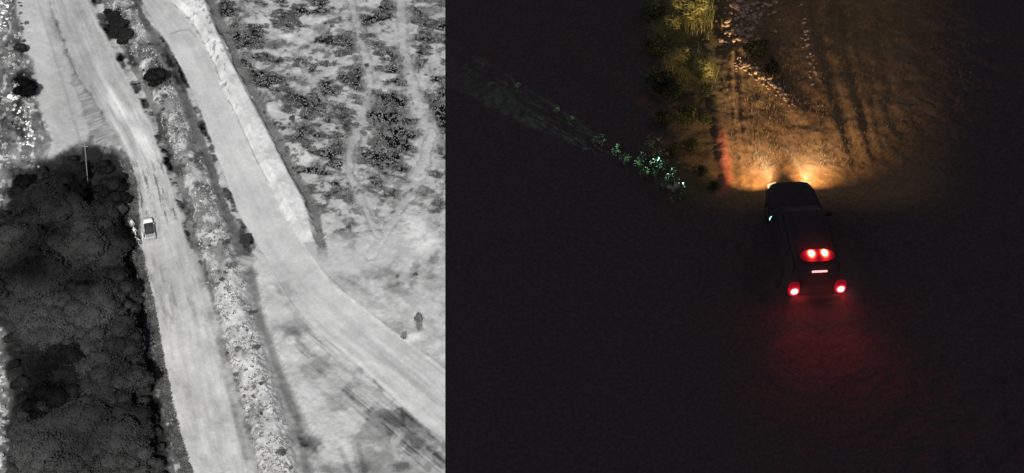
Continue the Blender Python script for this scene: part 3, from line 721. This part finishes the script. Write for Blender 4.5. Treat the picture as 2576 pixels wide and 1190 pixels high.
# ---- stones
def stone_mesh(name, seed):
    r = random.Random(seed); bm = bmesh.new(); bmesh.ops.create_icosphere(bm, subdivisions=1, radius=1)
    for v in bm.verts: v.co = Vector((v.co.x * r.uniform(.75, 1.2), v.co.y * r.uniform(.7, 1.1), v.co.z * r.uniform(.5, .8)))
    return bm_mesh(name, bm)
hot_st = []
for k in range(4):
    s = stone_mesh('stone', 500 + k); s.materials.append(m_hot); hot_st.append(s)
for i, (u, v, s) in enumerate(((25, 243, .75), (40, 247, .6), (31, 250, .55), (46, 238, .65))):
    p = on_plain(u, v); p.z += .1
    tag(link('hot_boulder', hot_st[i], None, None, p, (0, 0, i), s * .9), 'glaring white boulder in the cluster by the dark tree at far left', 'boulder', 'white boulders by the dark tree at far left')
for i in range(34):
    v = rng.uniform(270, 372); u = 55 + (v - 270) * 0.22 + rng.gauss(0, 10); p = on_plain(u, v); p.z += .05
    tag(link('pale_stone', hot_st[i % 4], None, None, p, (0, 0, i), rng.uniform(.12, .34)), 'small bright stone strewn down the slope left of the pale ledge', 'stone', 'bright stones left of the pale ledge')
for i in range(26):
    v = rng.uniform(-5, 80); u = rng.uniform(-2, 24 - v * .12); p = on_plain(u, v)
    tag(link('corner_stone', hot_st[i % 4], None, None, p, (0, 0, i), rng.uniform(.18, .4)), 'bright stone heaped in the top left corner', 'stone', 'bright stones in the top left corner')

# ---- pale pole standing at the top edge of the grove
pu0, pv0 = 222, 472
pb = on_plain(pu0, pv0)
pt_y = 9.4
pole = empty('utility_pole', pb); tag(pole, 'thin pale pole standing at the top edge of the dark grove', 'pole')
m_pole = mat('pale pole wood', (0.26, 0.26, 0.26), 0.9, noise=.2, scale=6)
sh = lathe('shaft', [(0, 0.0), (0, 0.10), (4, 0.085), (9.4, 0.065), (9.45, 0.0)], m_pole, pole, (0, 0, 0), 10); sh.rotation_euler = (0, R(-90), 0)
box_part('crossarm', (0, -.1, 9.0), (1.1, .09, .1), .01, m_pole, pole)
a_, b_, c_ = rays(213, 362); t_ = pb.y / float(b_); tip = Vector((float(a_) * t_, pb.y, CAM_Z + float(c_) * t_)) - pb
pole.rotation_euler = Vector((0, 0, 1)).rotation_difference(tip).to_euler(); pole.scale = (1, 1, tip.length / 9.4)

# ================================================================== vehicles
m_tyre = mat('tyre rubber', (0.02, 0.02, 0.02), 0.9, noise=.2, scale=30)
m_rim = mat('dull alloy', (0.25, 0.25, 0.26), 0.4, metal=.8)
def wheel(parent, loc, r=0.37, w=0.25, tm=None, rm=None):
    wv = lathe('wheel', [(-w * .42, .10), (-w * .42, r * .60), (w * .42, r * .60), (w * .42, .10)], rm or m_rim, parent, loc)
    lathe('tyre', [(-w * .42, r * .58), (-w * .5, r * .7), (-w * .48, r * .93), (-w * .3, r), (w * .3, r), (w * .48, r * .93), (w * .5, r * .7), (w * .42, r * .58)], tm or m_tyre, wv, (0, 0, 0))
    bm = bmesh.new()
    for k in range(5): box(bm, (0, 0, 0), (w * .9, r * 1.15, .07), 0, Matrix.Rotation(R(36 * k * 1.0), 3, 'X'))
    for vtx in bm.verts: pass
    link('rim', bm_mesh('rim', bm), rm or m_rim, wv)
    return wv

# ---- pickup seen on the plain: hot bonnet, cold roof
def pickup():
    p0 = on_plain(381, 607); p1 = on_plain(373, 560)
    yaw = math.atan2(-(p1.x - p0.x), (p1.y - p0.y))
    t = empty('pickup_truck', p0, yaw); tag(t, 'pickup truck with white-hot bonnet and dark cab roof on the dirt road', 'pickup truck')
    t.scale = (.88, .97, .95)
    cold = mat('cold cab roof', (0.055, 0.055, 0.057), .8, spec=.1, noise=.1, scale=3)
    mid = mat('grey truck bed', (0.36, 0.36, 0.36), .8, spec=.1, noise=.15, scale=4)
    side = mat('warm truck side', (0.80, 0.80, 0.80), .7, spec=.1, noise=.05, scale=3)
    glass = mat('cold glass', (0.05, 0.05, 0.05), .2, spec=.3)
    L = 4.9
    loft('body', [(0.06, section(.84, .84, .5, .92, .06, 0)), (.12, section(.9, .9, .42, .96, .06, 0)), (1.5, section(.92, .92, .4, .98, .06, 0)), (3.3, section(.93, .92, .4, 1.0, .08, 0)), (3.6, section(.92, .9, .4, 1.0, .08, .02)), (4.6, section(.88, .82, .4, .92, .1, .02)), (4.85, section(.8, .72, .45, .78, .1, .02))], side, t)
    loft('bonnet', [(3.3, section(.86, .84, .96, 1.12, .04, .03)), (4.3, section(.84, .8, .92, 1.04, .04, .03)), (4.78, section(.74, .7, .8, .93, .04, .03))], m_hot, t)
    loft('cab', [(.82, section(.86, .74, .96, 1.60, .08, 0.0)), (.9, section(.87, .76, .96, 1.72, .1, .03)), (2.6, section(.87, .76, .96, 1.74, .1, .03)), (2.75, section(.87, .75, .96, 1.66, .1, .02)), (3.32, section(.85, .76, .96, 1.14, .05, .02))], cold, t)
    for s in (-1, 1):
        box_part('side_window', (s * .83, 1.8, 1.35), (.05, 1.5, .36), .01, glass, t, Matrix.Rotation(R(-9 * s), 3, 'Y'))
        box_part('bed_wall', (s * .86, .44, 1.06), (.09, .74, .22), .02, side, t)
        box_part('mirror', (s * 1.0, 2.9, 1.15), (.16, .08, .16), .02, side, t)
        box_part('headlight', (s * .62, 4.83, .72), (.26, .06, .14), .02, mat('headlight glass', (.5, .5, .5), .2, spec=.4), t)
        for y in (.85, 3.95): wheel(t, (s * .83, y, .36), .36, .24, m_hot, m_hot)
    box_part('windscreen', (0, 3.06, 1.42), (1.36, .03, .62), .01, glass, t, Matrix.Rotation(R(48), 3, 'X'))
    box_part('bed_floor', (0, .45, 1.0), (1.6, .72, .05), .01, mid, t)
    box_part('tailgate', (0, .08, 1.06), (1.7, .07, .24), .02, mid, t)
    box_part('rear_bumper', (0, .0, .6), (1.78, .14, .5), .03, mid, t)
    return t
pickup()

# ---- people
def person(u, v, face, pose, label, h=1.74, lean=0.0):
    p = on_plain(u, v)
    t = empty('person', p, face); tag(t, label, 'person')
    s = h / 1.74
    J = {'pel': (0, 0, .95, .15), 'wai': (0, 0, 1.1, .14), 'che': (0, .01, 1.33, .165), 'nec': (0, .01, 1.49, .06), 'chin': (0, .02, 1.56, .065), 'hed': (0, .02, 1.64, .105), 'crn': (0, .01, 1.72, .07)}
    E = [('pel', 'wai'), ('wai', 'che'), ('che', 'nec'), ('nec', 'chin'), ('chin', 'hed'), ('hed', 'crn')]
    for sd, nm in ((-1, 'l'), (1, 'r')):
        st = pose.get('leg_' + nm, 0.1); ar = pose.get('arm_' + nm, 0.1); out = pose.get('out', .05)
        kb = pose.get('knee', 0.05)
        J['hip' + nm] = (sd * .10, 0, .90, .10)
        kn = (sd * .12, st * .45 + kb, .50, .068); J['kne' + nm] = kn
        J['ank' + nm] = (sd * .13, st, .09, .045); J['toe' + nm] = (sd * .15, st + .16, .035, .035)
        J['sho' + nm] = (sd * .19, .01, 1.42, .07)
        J['elb' + nm] = (sd * (.25 + out), ar * .5, 1.14, .048); J['wri' + nm] = (sd * (.26 + out * 1.2), ar + .08, .92 + abs(ar) * .25, .032)
        w = J['wri' + nm]; J['pal' + nm] = (w[0], w[1] + .03, w[2] - .07, .03)
        E += [('pel', 'hip' + nm), ('hip' + nm, 'kne' + nm), ('kne' + nm, 'ank' + nm), ('ank' + nm, 'toe' + nm), ('che', 'sho' + nm), ('sho' + nm, 'elb' + nm), ('elb' + nm, 'wri' + nm), ('wri' + nm, 'pal' + nm)]
        for f, (dx, L) in enumerate(((-.03, .06), (-.01, .085), (.01, .09), (.03, .075))):
            J['f%d' % f + nm] = (w[0] + dx * .5, w[1] + .04 + dx, w[2] - .09 - L, .009); E.append(('pal' + nm, 'f%d' % f + nm))
        J['th' + nm] = (w[0] - sd * .05, w[1] + .07, w[2] - .10, .011); E.append(('pal' + nm, 'th' + nm))
    keys = list(J); ix = {k: i for i, k in enumerate(keys)}
    drop = pose.get('crouch', 0.0)
    V = []
    for k in keys:
        x, y, z, r_ = J[k]
        if z > .85: y += lean * (z - .85); z -= drop
        elif k.startswith('kne'): y += drop * .7; z -= drop * .35
        elif k.startswith('f') or k.startswith('th') or k.startswith('pal'): z -= drop; y += lean * .1
        V.append((x * s, y * s, max(z, .03) * s))
    me = bpy.data.meshes.new('body'); me.from_pydata(V, [(ix[a], ix[b]) for a, b in E], [])
    b = link('body', me, m_hot2, t)
    md = b.modifiers.new('skin', 'SKIN'); md.use_smooth_shade = True
    if not me.skin_vertices: me.attributes
    for k in keys:
        sv = me.skin_vertices[0].data[ix[k]]; sv.radius = (J[k][3] * s, J[k][3] * s * .9); sv.use_root = (k == 'pel')
    b.modifiers.new('sub', 'SUBSURF').levels = 1; b.modifiers['sub'].render_levels = 1
    hp = V[ix['crn']]
    bm = bmesh.new(); bmesh.ops.create_uvsphere(bm, u_segments=12, v_segments=8, radius=.115 * s)
    bmesh.ops.delete(bm, geom=[vv_ for vv_ in bm.verts if vv_.co.z < -.02], context='VERTS')
    link('hair', bm_mesh('hair', bm, True), mat('warm hair', (.8, .8, .8), .9), t, (hp[0], hp[1] - .02, hp[2] - .06))
    return t
person(361, 603, R(-60), {'leg_l': .22, 'leg_r': -.2, 'arm_l': .25, 'arm_r': -.1}, 'white-glowing person standing at the left side of the pickup truck', 1.8)
person(334, 571, R(200), {'leg_l': .1, 'leg_r': -.1, 'arm_l': .3, 'arm_r': .1}, 'white-glowing person at the grove edge, topmost of the three by the trees', 1.7)
person(341, 593, R(180), {'leg_l': .25, 'leg_r': -.25, 'arm_l': -.2, 'arm_r': .2}, 'white-glowing person striding along the grove edge, middle of the three', 2.0)
person(353, 610, R(100), {'leg_l': .15, 'leg_r': -.15, 'arm_l': .4, 'arm_r': .3, 'crouch': .38, 'out': .15}, 'white-glowing person crouching low beside the grove, nearest the pickup wheels', 1.75, lean=.7)

# ================================================================== the car on the night road
def night_car():
    # tail lamps (z = 0.95) seen at (1997,730) and (2111,716)
    zt = 0.95
    a = top(1997, 730, zt); b = top(2111, 716, zt); mid = (a + b) / 2
    f = top(2004, 452, 0.95)
    d = f - mid; yaw = .62 * math.atan2(-d.x, d.y) + .38 * math.atan2(b.y - a.y, b.x - a.x)
    t = empty('night_car', (mid.x, mid.y, 0.05), yaw)
    tag(t, 'dark estate car driving away at night with red tail and roof lamps lit', 'car')
    L = d.length
    K = L / 4.9                      # measured length against the drawn one
    half = (b - a).length / 2
    paint = mat('black car paint', (0.045, 0.036, 0.040), 0.8, spec=.02, noise=.1, scale=5)
    glass = mat('dark glass', (0.045, 0.037, 0.042), .6, spec=.04)
    trim = mat('black trim', (0.045, 0.037, 0.042), .8, spec=.03)
    W = half + .13
    TAIL = glow_mat('tail lamp lens and halo', [(.085, (14, 9, 6)), (.115, (6, .4, .45)), (.145, (1.0, .012, .035)), (.20, (.28, .002, .012)), (.32, (.02, .0005, .001))], 0, (1, .3, .85))
    BEAC = glow_mat('beacon lens and halo', [(.08, (14, 9, 4.5)), (.125, (7, .8, .35)), (.165, (1.0, .02, .03)), (.24, (.22, .003, .010)), (.42, (.012, .0004, .0006))], .22, (1, .75, .5))
    def S(y): return y * K
    loft('body', [(S(-.05), section(W - .12, W - .12, .45, .98, .08, 0)), (S(.03), section(W - .03, W - .04, .34, 1.06, .1, 0)), (S(1.0), section(W, W - .02, .3, 1.1, .1, 0)), (S(3.3), section(W, W - .03, .3, 1.1, .1, .02)),
                  (S(3.7), section(W, W - .06, .3, 1.08, .12, .03)), (S(4.4), section(W - .03, W - .12, .32, 1.0, .14, .03)), (S(4.75), section(W - .1, W - .2, .36, .9, .16, .03)), (S(4.9), section(W - .22, W - .32, .42, .78, .14, .02))], paint, t)
    loft('cabin', [(S(.02), section(W - .12, W - .17, 1.02, 1.34, .06, 0)), (S(.16), section(W - .1, W - .22, 1.02, 1.74, .1, .02)), (S(.9), section(W - .08, W - .2, 1.02, 1.82, .12, .03)), (S(2.2), section(W - .08, W - .2, 1.02, 1.82, .12, .03)),
                   (S(2.6), section(W - .1, W - .22, 1.02, 1.74, .12, .03)), (S(3.45), section(W - .12, W - .2, 1.02, 1.12, .04, .02))], paint, t)
    for s in (-1, 1):
        for y, ln in ((.75, .8), (1.6, .75), (2.35, .6)):
            box_part('side_window', (s * (W - .13), S(y), 1.42), (.05, S(ln), .38), .015, glass, t, Matrix.Rotation(R(-8.5 * s), 3, 'Y'))
        box_part('roof_rail', (s * (W - .34), S(1.4), 1.87), (.04, S(1.9), .04), .01, trim, t)
        mr = box_part('mirror', (s * (W + .1), S(3.0), 1.14), (.2, .1, .15), .03, paint, t)
        for y in (.85, 3.95): wheel(t, (s * (W - .12), S(y), .36), .37, .25)
        dh = box_part('door_handle', (s * (W + .005), S(1.75), .95), (.03, .18, .035), .008, trim, t)
        box_part('headlight', (s * (W - .32), S(4.83), .72), (.34, .16, .15), .04, mat('headlamp glass', (.8, .75, .65), .1, spec=.5, emit=(1, .7, .35), strength=1.1), t, Matrix.Rotation(R(-14 * s), 3, 'Z'))
        # tail lamp: a lens on the rear corner, enlarged to carry its painted halo
        dome('tail_lamp', (s * half, S(-.06), zt - .0), (.19, .12, .30), TAIL, t)
    box_part('rear_window', (0, S(.06), 1.42), (1.2 * W, .04, .42), .02, glass, t, Matrix.Rotation(R(-16), 3, 'X'))
    box_part('windscreen', (0, S(3.02), 1.44), (1.4 * W, .03, .95 * K), .02, glass, t, Matrix.Rotation(R(54), 3, 'X'))
    box_part('rear_bumper', (0, S(-.1), .5), (1.86 * W, .16, .22), .05, trim, t)
    box_part('number_plate', (0, S(-.1) - .0, .78), (.5, .02, .12), .005, mat('unlit plate', (.06, .05, .05), .6), t)
    box_part('front_bumper', (0, S(4.86), .48), (1.5 * W, .16, .2), .05, trim, t)
    # high brake lamp under the roof edge
    box_part('high_brake_lamp', (0, S(-.0), 1.70), (.52, .06, .05), .022, mat('brake lamp', (.3, .02, .02), .3, emit=(1, .34, .33), strength=2.2), t)
    bar = box_part('beacon_bar', (0, S(.50), 1.87), (1.16, .40, .05), .02, trim, t)
    dome('beacon_lens_halo', (0, 0, .03), (.58, .25, .15), BEAC, bar, flat=0.0)  # widened to carry the painted red glow over the roof
    # spotlamp by the near-side windscreen pillar
    sp = empty('x') if False else None
    hs = lathe('spotlamp_housing', [(0, 0), (0, .05), (.05, .085), (.14, .095), (.14, .08)], trim, t, (-(W + .04), S(2.72), 1.26), 14)
    tgt = Matrix.Rotation(-yaw, 3, 'Z') @ (top(1585, 405, .7) - Vector((mid.x, mid.y, 0)))
    hs.rotation_euler = (0, 0, math.atan2(tgt.y - S(2.72), tgt.x + W + .04))
    lathe('spotlamp_lens', [(.19, 0), (.185, .05), (.16, .085), (.125, .09)], mat('spot lens', (.5, .6, .6), .2, emit=(.45, 1, .85), strength=2.5), hs, (0, 0, 0), 14)
    return t, S, W, half, K
car, S, W, half, K = night_car()
def lamp(name, kind, loc, aim, energy, color, size=None, blend=.5, radius=.05, parent=None):
    d = bpy.data.lights.new(name, kind); d.energy = energy; d.color = color
    if kind == 'SPOT': d.spot_size = R(size); d.spot_blend = blend
    d.shadow_soft_size = radius
    o = bpy.data.objects.new(name, d); COL.objects.link(o)
    if parent: o.parent = parent
    o.location = loc
    o.rotation_euler = (Vector(aim) - Vector(loc)).to_track_quat('-Z', 'Y').to_euler()
    return o
cw = Matrix.Translation(car.location) @ Matrix.Rotation(car.rotation_euler.z, 4, 'Z')
def to_car(p): return cw.inverted() @ Vector(p)
CL = top(1745, 25, .5); CL.z = .55
WARM = (1, .58, .23)
for s in (-1, 1):
    x = s * (W - .32); y = S(4.98)
    lamp('headlight_beam', 'SPOT', (x, y, .74), (x + (1.6 if s > 0 else -.9), y + 3.2, .1), 540, WARM, 106, .8, .05, car)
    lamp('headlight_far_beam', 'SPOT', (x, y, .76), (x + (5.0 if s > 0 else -1.0), y + 10.0, .15), 900, (1, .70, .40), 76, 1, .05, car)
    lamp('headlight_main_beam', 'SPOT', (x, y, .78), to_car(CL) if s < 0 else to_car(CL) + Vector((1.0, 0, 0)), 4000, (1, .78, .42), 22, 1, .05, car)
    lamp('tail_glow', 'SPOT', (s * half, S(-.22), .95), (s * half * .8 + 1.0, S(-13.0), 0), 110, (1, .03, .045), 108, 1, .06, car)
    lamp('tail_halo', 'POINT', (s * half, S(-.2), .98), (0, 0, 0), 14, (1, .02, .04), None, 0, .05, car)
    lamp('beacon_halo', 'POINT', (s * .3, S(.50), 2.2), (s, 0, 0), 7, (1, .03, .04), None, 0, .05, car)
spot_p = (-(W + .04), S(2.72), 1.28)
tg = (cw @ Vector(spot_p)) + Vector((6 * math.cos(R(140)), 6 * math.sin(R(140)), 0)); tg.z = .66
dv = (to_car(tg) - Vector(spot_p)).normalized(); spot_p = Vector(spot_p) + dv * .3
lamp('spotlamp_beam', 'SPOT', spot_p, to_car(tg), 5600, (.42, 1, .72), 10, .5, .03, car)

# ---- growth and stones of the night road
m_green = mat('roadside leaves', (0.045, 0.055, 0.022), .7, spec=.2, noise=.4, scale=3, rand=.3)
m_gloss = mat('glossy leaves', (0.13, 0.17, 0.10), .35, spec=.5, noise=.4, scale=3, rand=.3)
m_blade = mat('yellow green blades', (0.31, 0.28, 0.105), .8, spec=.1, noise=.35, scale=3, rand=.15)
lf = []; gl = []; bl = []; fo = []
for k in range(3):
    b = leaf_cloud('leaves', 900, .62, .62, .55, .065, 600 + k, clumps=10, flat=.9, aspect=.35); b.materials.append(m_green); lf.append(b)
    b = leaf_cloud('leaves', 130, .75, .62, .42, .085, 620 + k, clumps=6, flat=.9, aspect=.32); b.materials.append(m_gloss); gl.append(b)
    b = blades('blades', 900, .40, .95, .0045, 640 + k, droop=.9); b.materials.append(m_blade); bl.append(b)
    b = leaf_cloud('foliage', 1500, .62, .58, .50, .11, 645 + k, clumps=9, flat=.9, aspect=.14); b.materials.append(m_blade); fo.append(b)
dkb = [leaf_cloud('leaves', 900, .62, .62, .40, .065, 680, clumps=10, flat=.9, aspect=.35)]; dkb[0].materials.append(mat('leaves with painted shade', (.012, .014, .008), .9))  # near-black leaf colour stands for shade on the track
sm = stem_mesh('stem', .8, .03, 660, 6, .6); sm.materials.append(mat('brown twig', (.08, .055, .035), .9, noise=.3, scale=12))
def night_bush(name, u, v, sc, meshes, label, group=None, stem=True, cat='bush', ht=.4):
    p = top(u, v, ht * sc); p.z = ridge_z(p.x, p.y) - .03
    t = empty(name, p, rng.uniform(0, 6.28)); t.scale = (sc,) * 3; tag(t, label, cat, group)
    link('leaves' if meshes is not bl else 'blades', rng.choice(meshes), None, t)
    if meshes is bl: link('foliage', rng.choice(fo), None, t)
    if stem: link('stem', sm, None, t)
    return t
ORD = ['nearest to', 'second nearest to', 'third nearest to', 'fourth nearest to', 'fifth nearest to', 'sixth nearest to', 'seventh nearest to', 'eighth nearest to', 'ninth nearest to', 'tenth nearest to', 'eleventh nearest to', 'twelfth nearest to', 'thirteenth nearest to', 'fourteenth nearest to', 'fifteenth nearest to', 'sixteenth nearest to']
for k_, (u, v, sc) in enumerate(((1704, 482, .62), (1688, 446, .55), (1660, 468, .42), (1655, 420, .6), (1622, 440, .45), (1612, 408, .5), (1576, 402, .42), (1645, 375, .7), (1545, 374, .42), (1508, 352, .38))):
    b_ = night_bush('spotlit_bush', u, v, sc, gl, 'bush catching the green-white spotlight, %s the car' % ORD[k_], 'spotlit bushes left of the car', ht=.75)
    b_.scale = (sc * rng.uniform(.8, 1.5), sc * rng.uniform(.8, 1.3), sc * rng.uniform(1.4, 1.9))
gl0 = [leaf_cloud('leaves', 130, .7, .6, .42, .10, 690, clumps=5, flat=.9, aspect=.4)]; gl0[0].materials.append(mat('glare-pale leaves', (.6, .66, .55), .35, spec=.5))  # leaves coloured pale to stand for the brightest spotlight glare
night_bush('painted_glare_bush', 1694, 468, .40, gl0, 'small bush with the spotlight glare put into its pale leaves', ht=.8).scale = (.36, .36, .62)
night_bush('glinting_bush', 1436, 302, .34, gl, 'small bush with a yellow-green glint, alone in the dark far left of the car')
for u, v in ((1400, 280), (1302, 212)):
    night_bush('faint_bush', u, v, .28, gl, 'faintly glinting bush at the far end of the spotlit row', 'faint bushes at the far end of the spotlit row')
night_bush('lit_grass_clump', 1732, 22, 1.25, bl, 'bright yellow-green clump of long grass at the top of the night road', stem=False, cat='grass clump')
night_bush('lit_grass_clump', 1690, 66, .9, bl, 'dim yellow grass clump just left of the brightest one at the top', stem=False, cat='grass clump')
night_bush('feathery_clump', 1765, 178, .75, bl, 'feathery green-yellow clump hanging over the left side of the lit road', stem=False, cat='grass clump')
night_bush('feathery_clump', 1720, 150, .8, bl, 'dim green feathery clump behind the brighter one at the left of the road', stem=False, cat='grass clump')
G2 = 'dim roadside bushes left of the headlight beam'
for k_, (u, v, sc) in enumerate(sorted(((1640, 30, 1.0), (1650, 120, .9), (1660, 210, 1.1), (1705, 235, .8), (1722, 300, .9), (1660, 305, .7), (1738, 372, .6), (1690, 380, .5), (1772, 300, .5), (1775, 235, .6), (1762, 432, .5), (1796, 470, .4)), key=lambda q: -q[1])):
    night_bush('roadside_bush', u, v, sc, lf, 'dim green bush of the thicket left of the lit road, %s the car' % ORD[k_], G2)
night_bush('painted_shade_bush', 1896, 118, 1.0, dkb, 'dark bush in the middle of the headlit track, its shade put into near-black leaves')
night_bush('painted_shade_bush', 1940, 165, .65, dkb, 'small dark bush just below the dark one in the middle of the track')
ns = []
m_st = mat('pale field stone', (0.44, 0.30, 0.215), .85, spec=.2, noise=.3, scale=6, rand=.3)
for k in range(5):
    s = stone_mesh('stone', 700 + k); s.materials.append(m_st); ns.append(s)
def night_stone(u, v, s, label, group):
    p = top(u, v); p.z = ridge_z(p.x, p.y) + s * .25
    tag(link('pale_stone', rng.choice(ns), None, None, p, (rng.uniform(-.3, .3), rng.uniform(-.3, .3), rng.uniform(0, 6.28)), (s * rng.uniform(.8, 1.5), s, s * rng.uniform(.6, 1))), label, 'stone', group)
line = [(2000, 285), (1965, 240), (1925, 205), (1885, 180), (1850, 160)]
for i in range(95):
    f = rng.random() ** .9 * (len(line) - 1.001); k = int(f); f -= k
    u = line[k][0] * (1 - f) + line[k + 1][0] * f + rng.gauss(0, 9); v = line[k][1] * (1 - f) + line[k + 1][1] * f + rng.gauss(0, 8)
    night_stone(u, v, rng.uniform(.035, .10), 'pale stone of the slanting row across the headlit road', 'pale stones in the slanting row')
for i in range(170):
    u = rng.gauss(1868, 34); v = rng.uniform(-15, 112)
    night_stone(u, v, rng.uniform(.05, .13), 'pale stone of the broken patch at the top of the headlit road', 'pale stones of the broken patch at the top')
for i in range(45):
    v = rng.uniform(0, 270); u = 2012 + v * .19 + rng.gauss(0, 8)
    night_stone(u, v, rng.uniform(.03, .08), 'small stone along the right edge of the lit wheel track', 'small stones along the right wheel track')
# dry grass along the tread (uncountable)
def night_grass(n, seed):
    r = np.random.RandomState(seed)
    u = np.concatenate([r.normal(1945, 45, n // 2), 2060 + 380 * r.rand(n // 2) ** 1.6]); v = r.uniform(-20, 430, n)
    x, y = ground(u, v, 0.0); z, _ = ridge(x, y); out = []
    base = np.stack([x, y, z - .01], 1)
    for k in range(3):
        az = r.rand(n) * 6.283; L = .06 + .12 * r.rand(n); w = .008
        dx, dy = np.cos(az), np.sin(az)
        tip = base + np.stack([dx * L * .6, dy * L * .6, L], 1); sd = np.stack([-dy * w, dx * w, 0 * dx], 1); mid = base + (tip - base) * .5
        out.append(np.stack([base, mid + sd, tip, mid - sd], 1))
    V = np.concatenate(out).reshape(-1, 3)
    o = link('dry_grass', mesh_np('dry_grass', V, np.arange(len(V)).reshape(-1, 4)), mat('dry grass blades', (.15, .11, .065), .9, noise=.4, scale=3))
    tag(o, 'short dry grass beside the wheel tracks of the night road', 'grass', kind='stuff')
night_grass(2600, 9)

# ---- dust added to make lamp halos round the tail of the car
bm = bmesh.new(); bmesh.ops.create_icosphere(bm, subdivisions=3, radius=1)
for vtx in bm.verts: vtx.co *= 1 + .08 * math.sin(vtx.co.x * 5 + 1) * math.cos(vtx.co.y * 4 - vtx.co.z * 3)
for vtx in bm.verts: vtx.co = Vector((vtx.co.x * 2.4, vtx.co.y * 2.7, max(vtx.co.z * 1.9, -.75)))
m_haze = bpy.data.materials.new('road dust'); m_haze.use_nodes = True; dt = m_haze.node_tree; dt.nodes.remove(dt.nodes['Principled BSDF'])
pv_ = dt.nodes.new('ShaderNodeVolumePrincipled'); pv_.inputs['Color'].default_value = (.8, .75, .7, 1)
tc_ = dt.nodes.new('ShaderNodeTexCoord'); mp_ = dt.nodes.new('ShaderNodeMapping'); mp_.inputs['Scale'].default_value = (1 / 2.2, 1 / 2.5, 1 / 1.75)
vl_ = dt.nodes.new('ShaderNodeVectorMath'); vl_.operation = 'LENGTH'; mr_ = dt.nodes.new('ShaderNodeMapRange'); mr_.interpolation_type = 'SMOOTHSTEP'
mr_.inputs['From Min'].default_value = .15; mr_.inputs['From Max'].default_value = 1; mr_.inputs['To Min'].default_value = .06; mr_.inputs['To Max'].default_value = 0
dt.links.new(tc_.outputs['Object'], mp_.inputs[0]); dt.links.new(mp_.outputs[0], vl_.inputs[0]); dt.links.new(vl_.outputs['Value'], mr_.inputs['Value']); dt.links.new(mr_.outputs[0], pv_.inputs['Density'])
dt.links.new(pv_.outputs[0], dt.nodes['Material Output'].inputs['Volume'])
bm2 = bm.copy()
o = link('tail_haze', bm_mesh('tail_haze', bm), m_haze, None, cw @ Vector((0, S(.15), 1.0)), (0, 0, car.rotation_euler.z))
tag(o, 'thin dust added for the halos round the tail lamps of the night car', 'haze', kind='stuff')

m_fd = m_haze.copy(); m_fd.name = 'headlit dust'  # second added volume, for the glow ahead of the headlights
for nd in m_fd.node_tree.nodes:
    if nd.type == 'MAP_RANGE': nd.inputs['To Min'].default_value = .022
o = link('headlight_haze', bm_mesh('headlight_haze', bm2), m_fd, None, cw @ Vector((0.5, S(5.7), .7)), (0, 0, car.rotation_euler.z), (1.5, .75, .6))
tag(o, 'thin dust added to glow in the headlight pool in front of the night car', 'haze', kind='stuff')
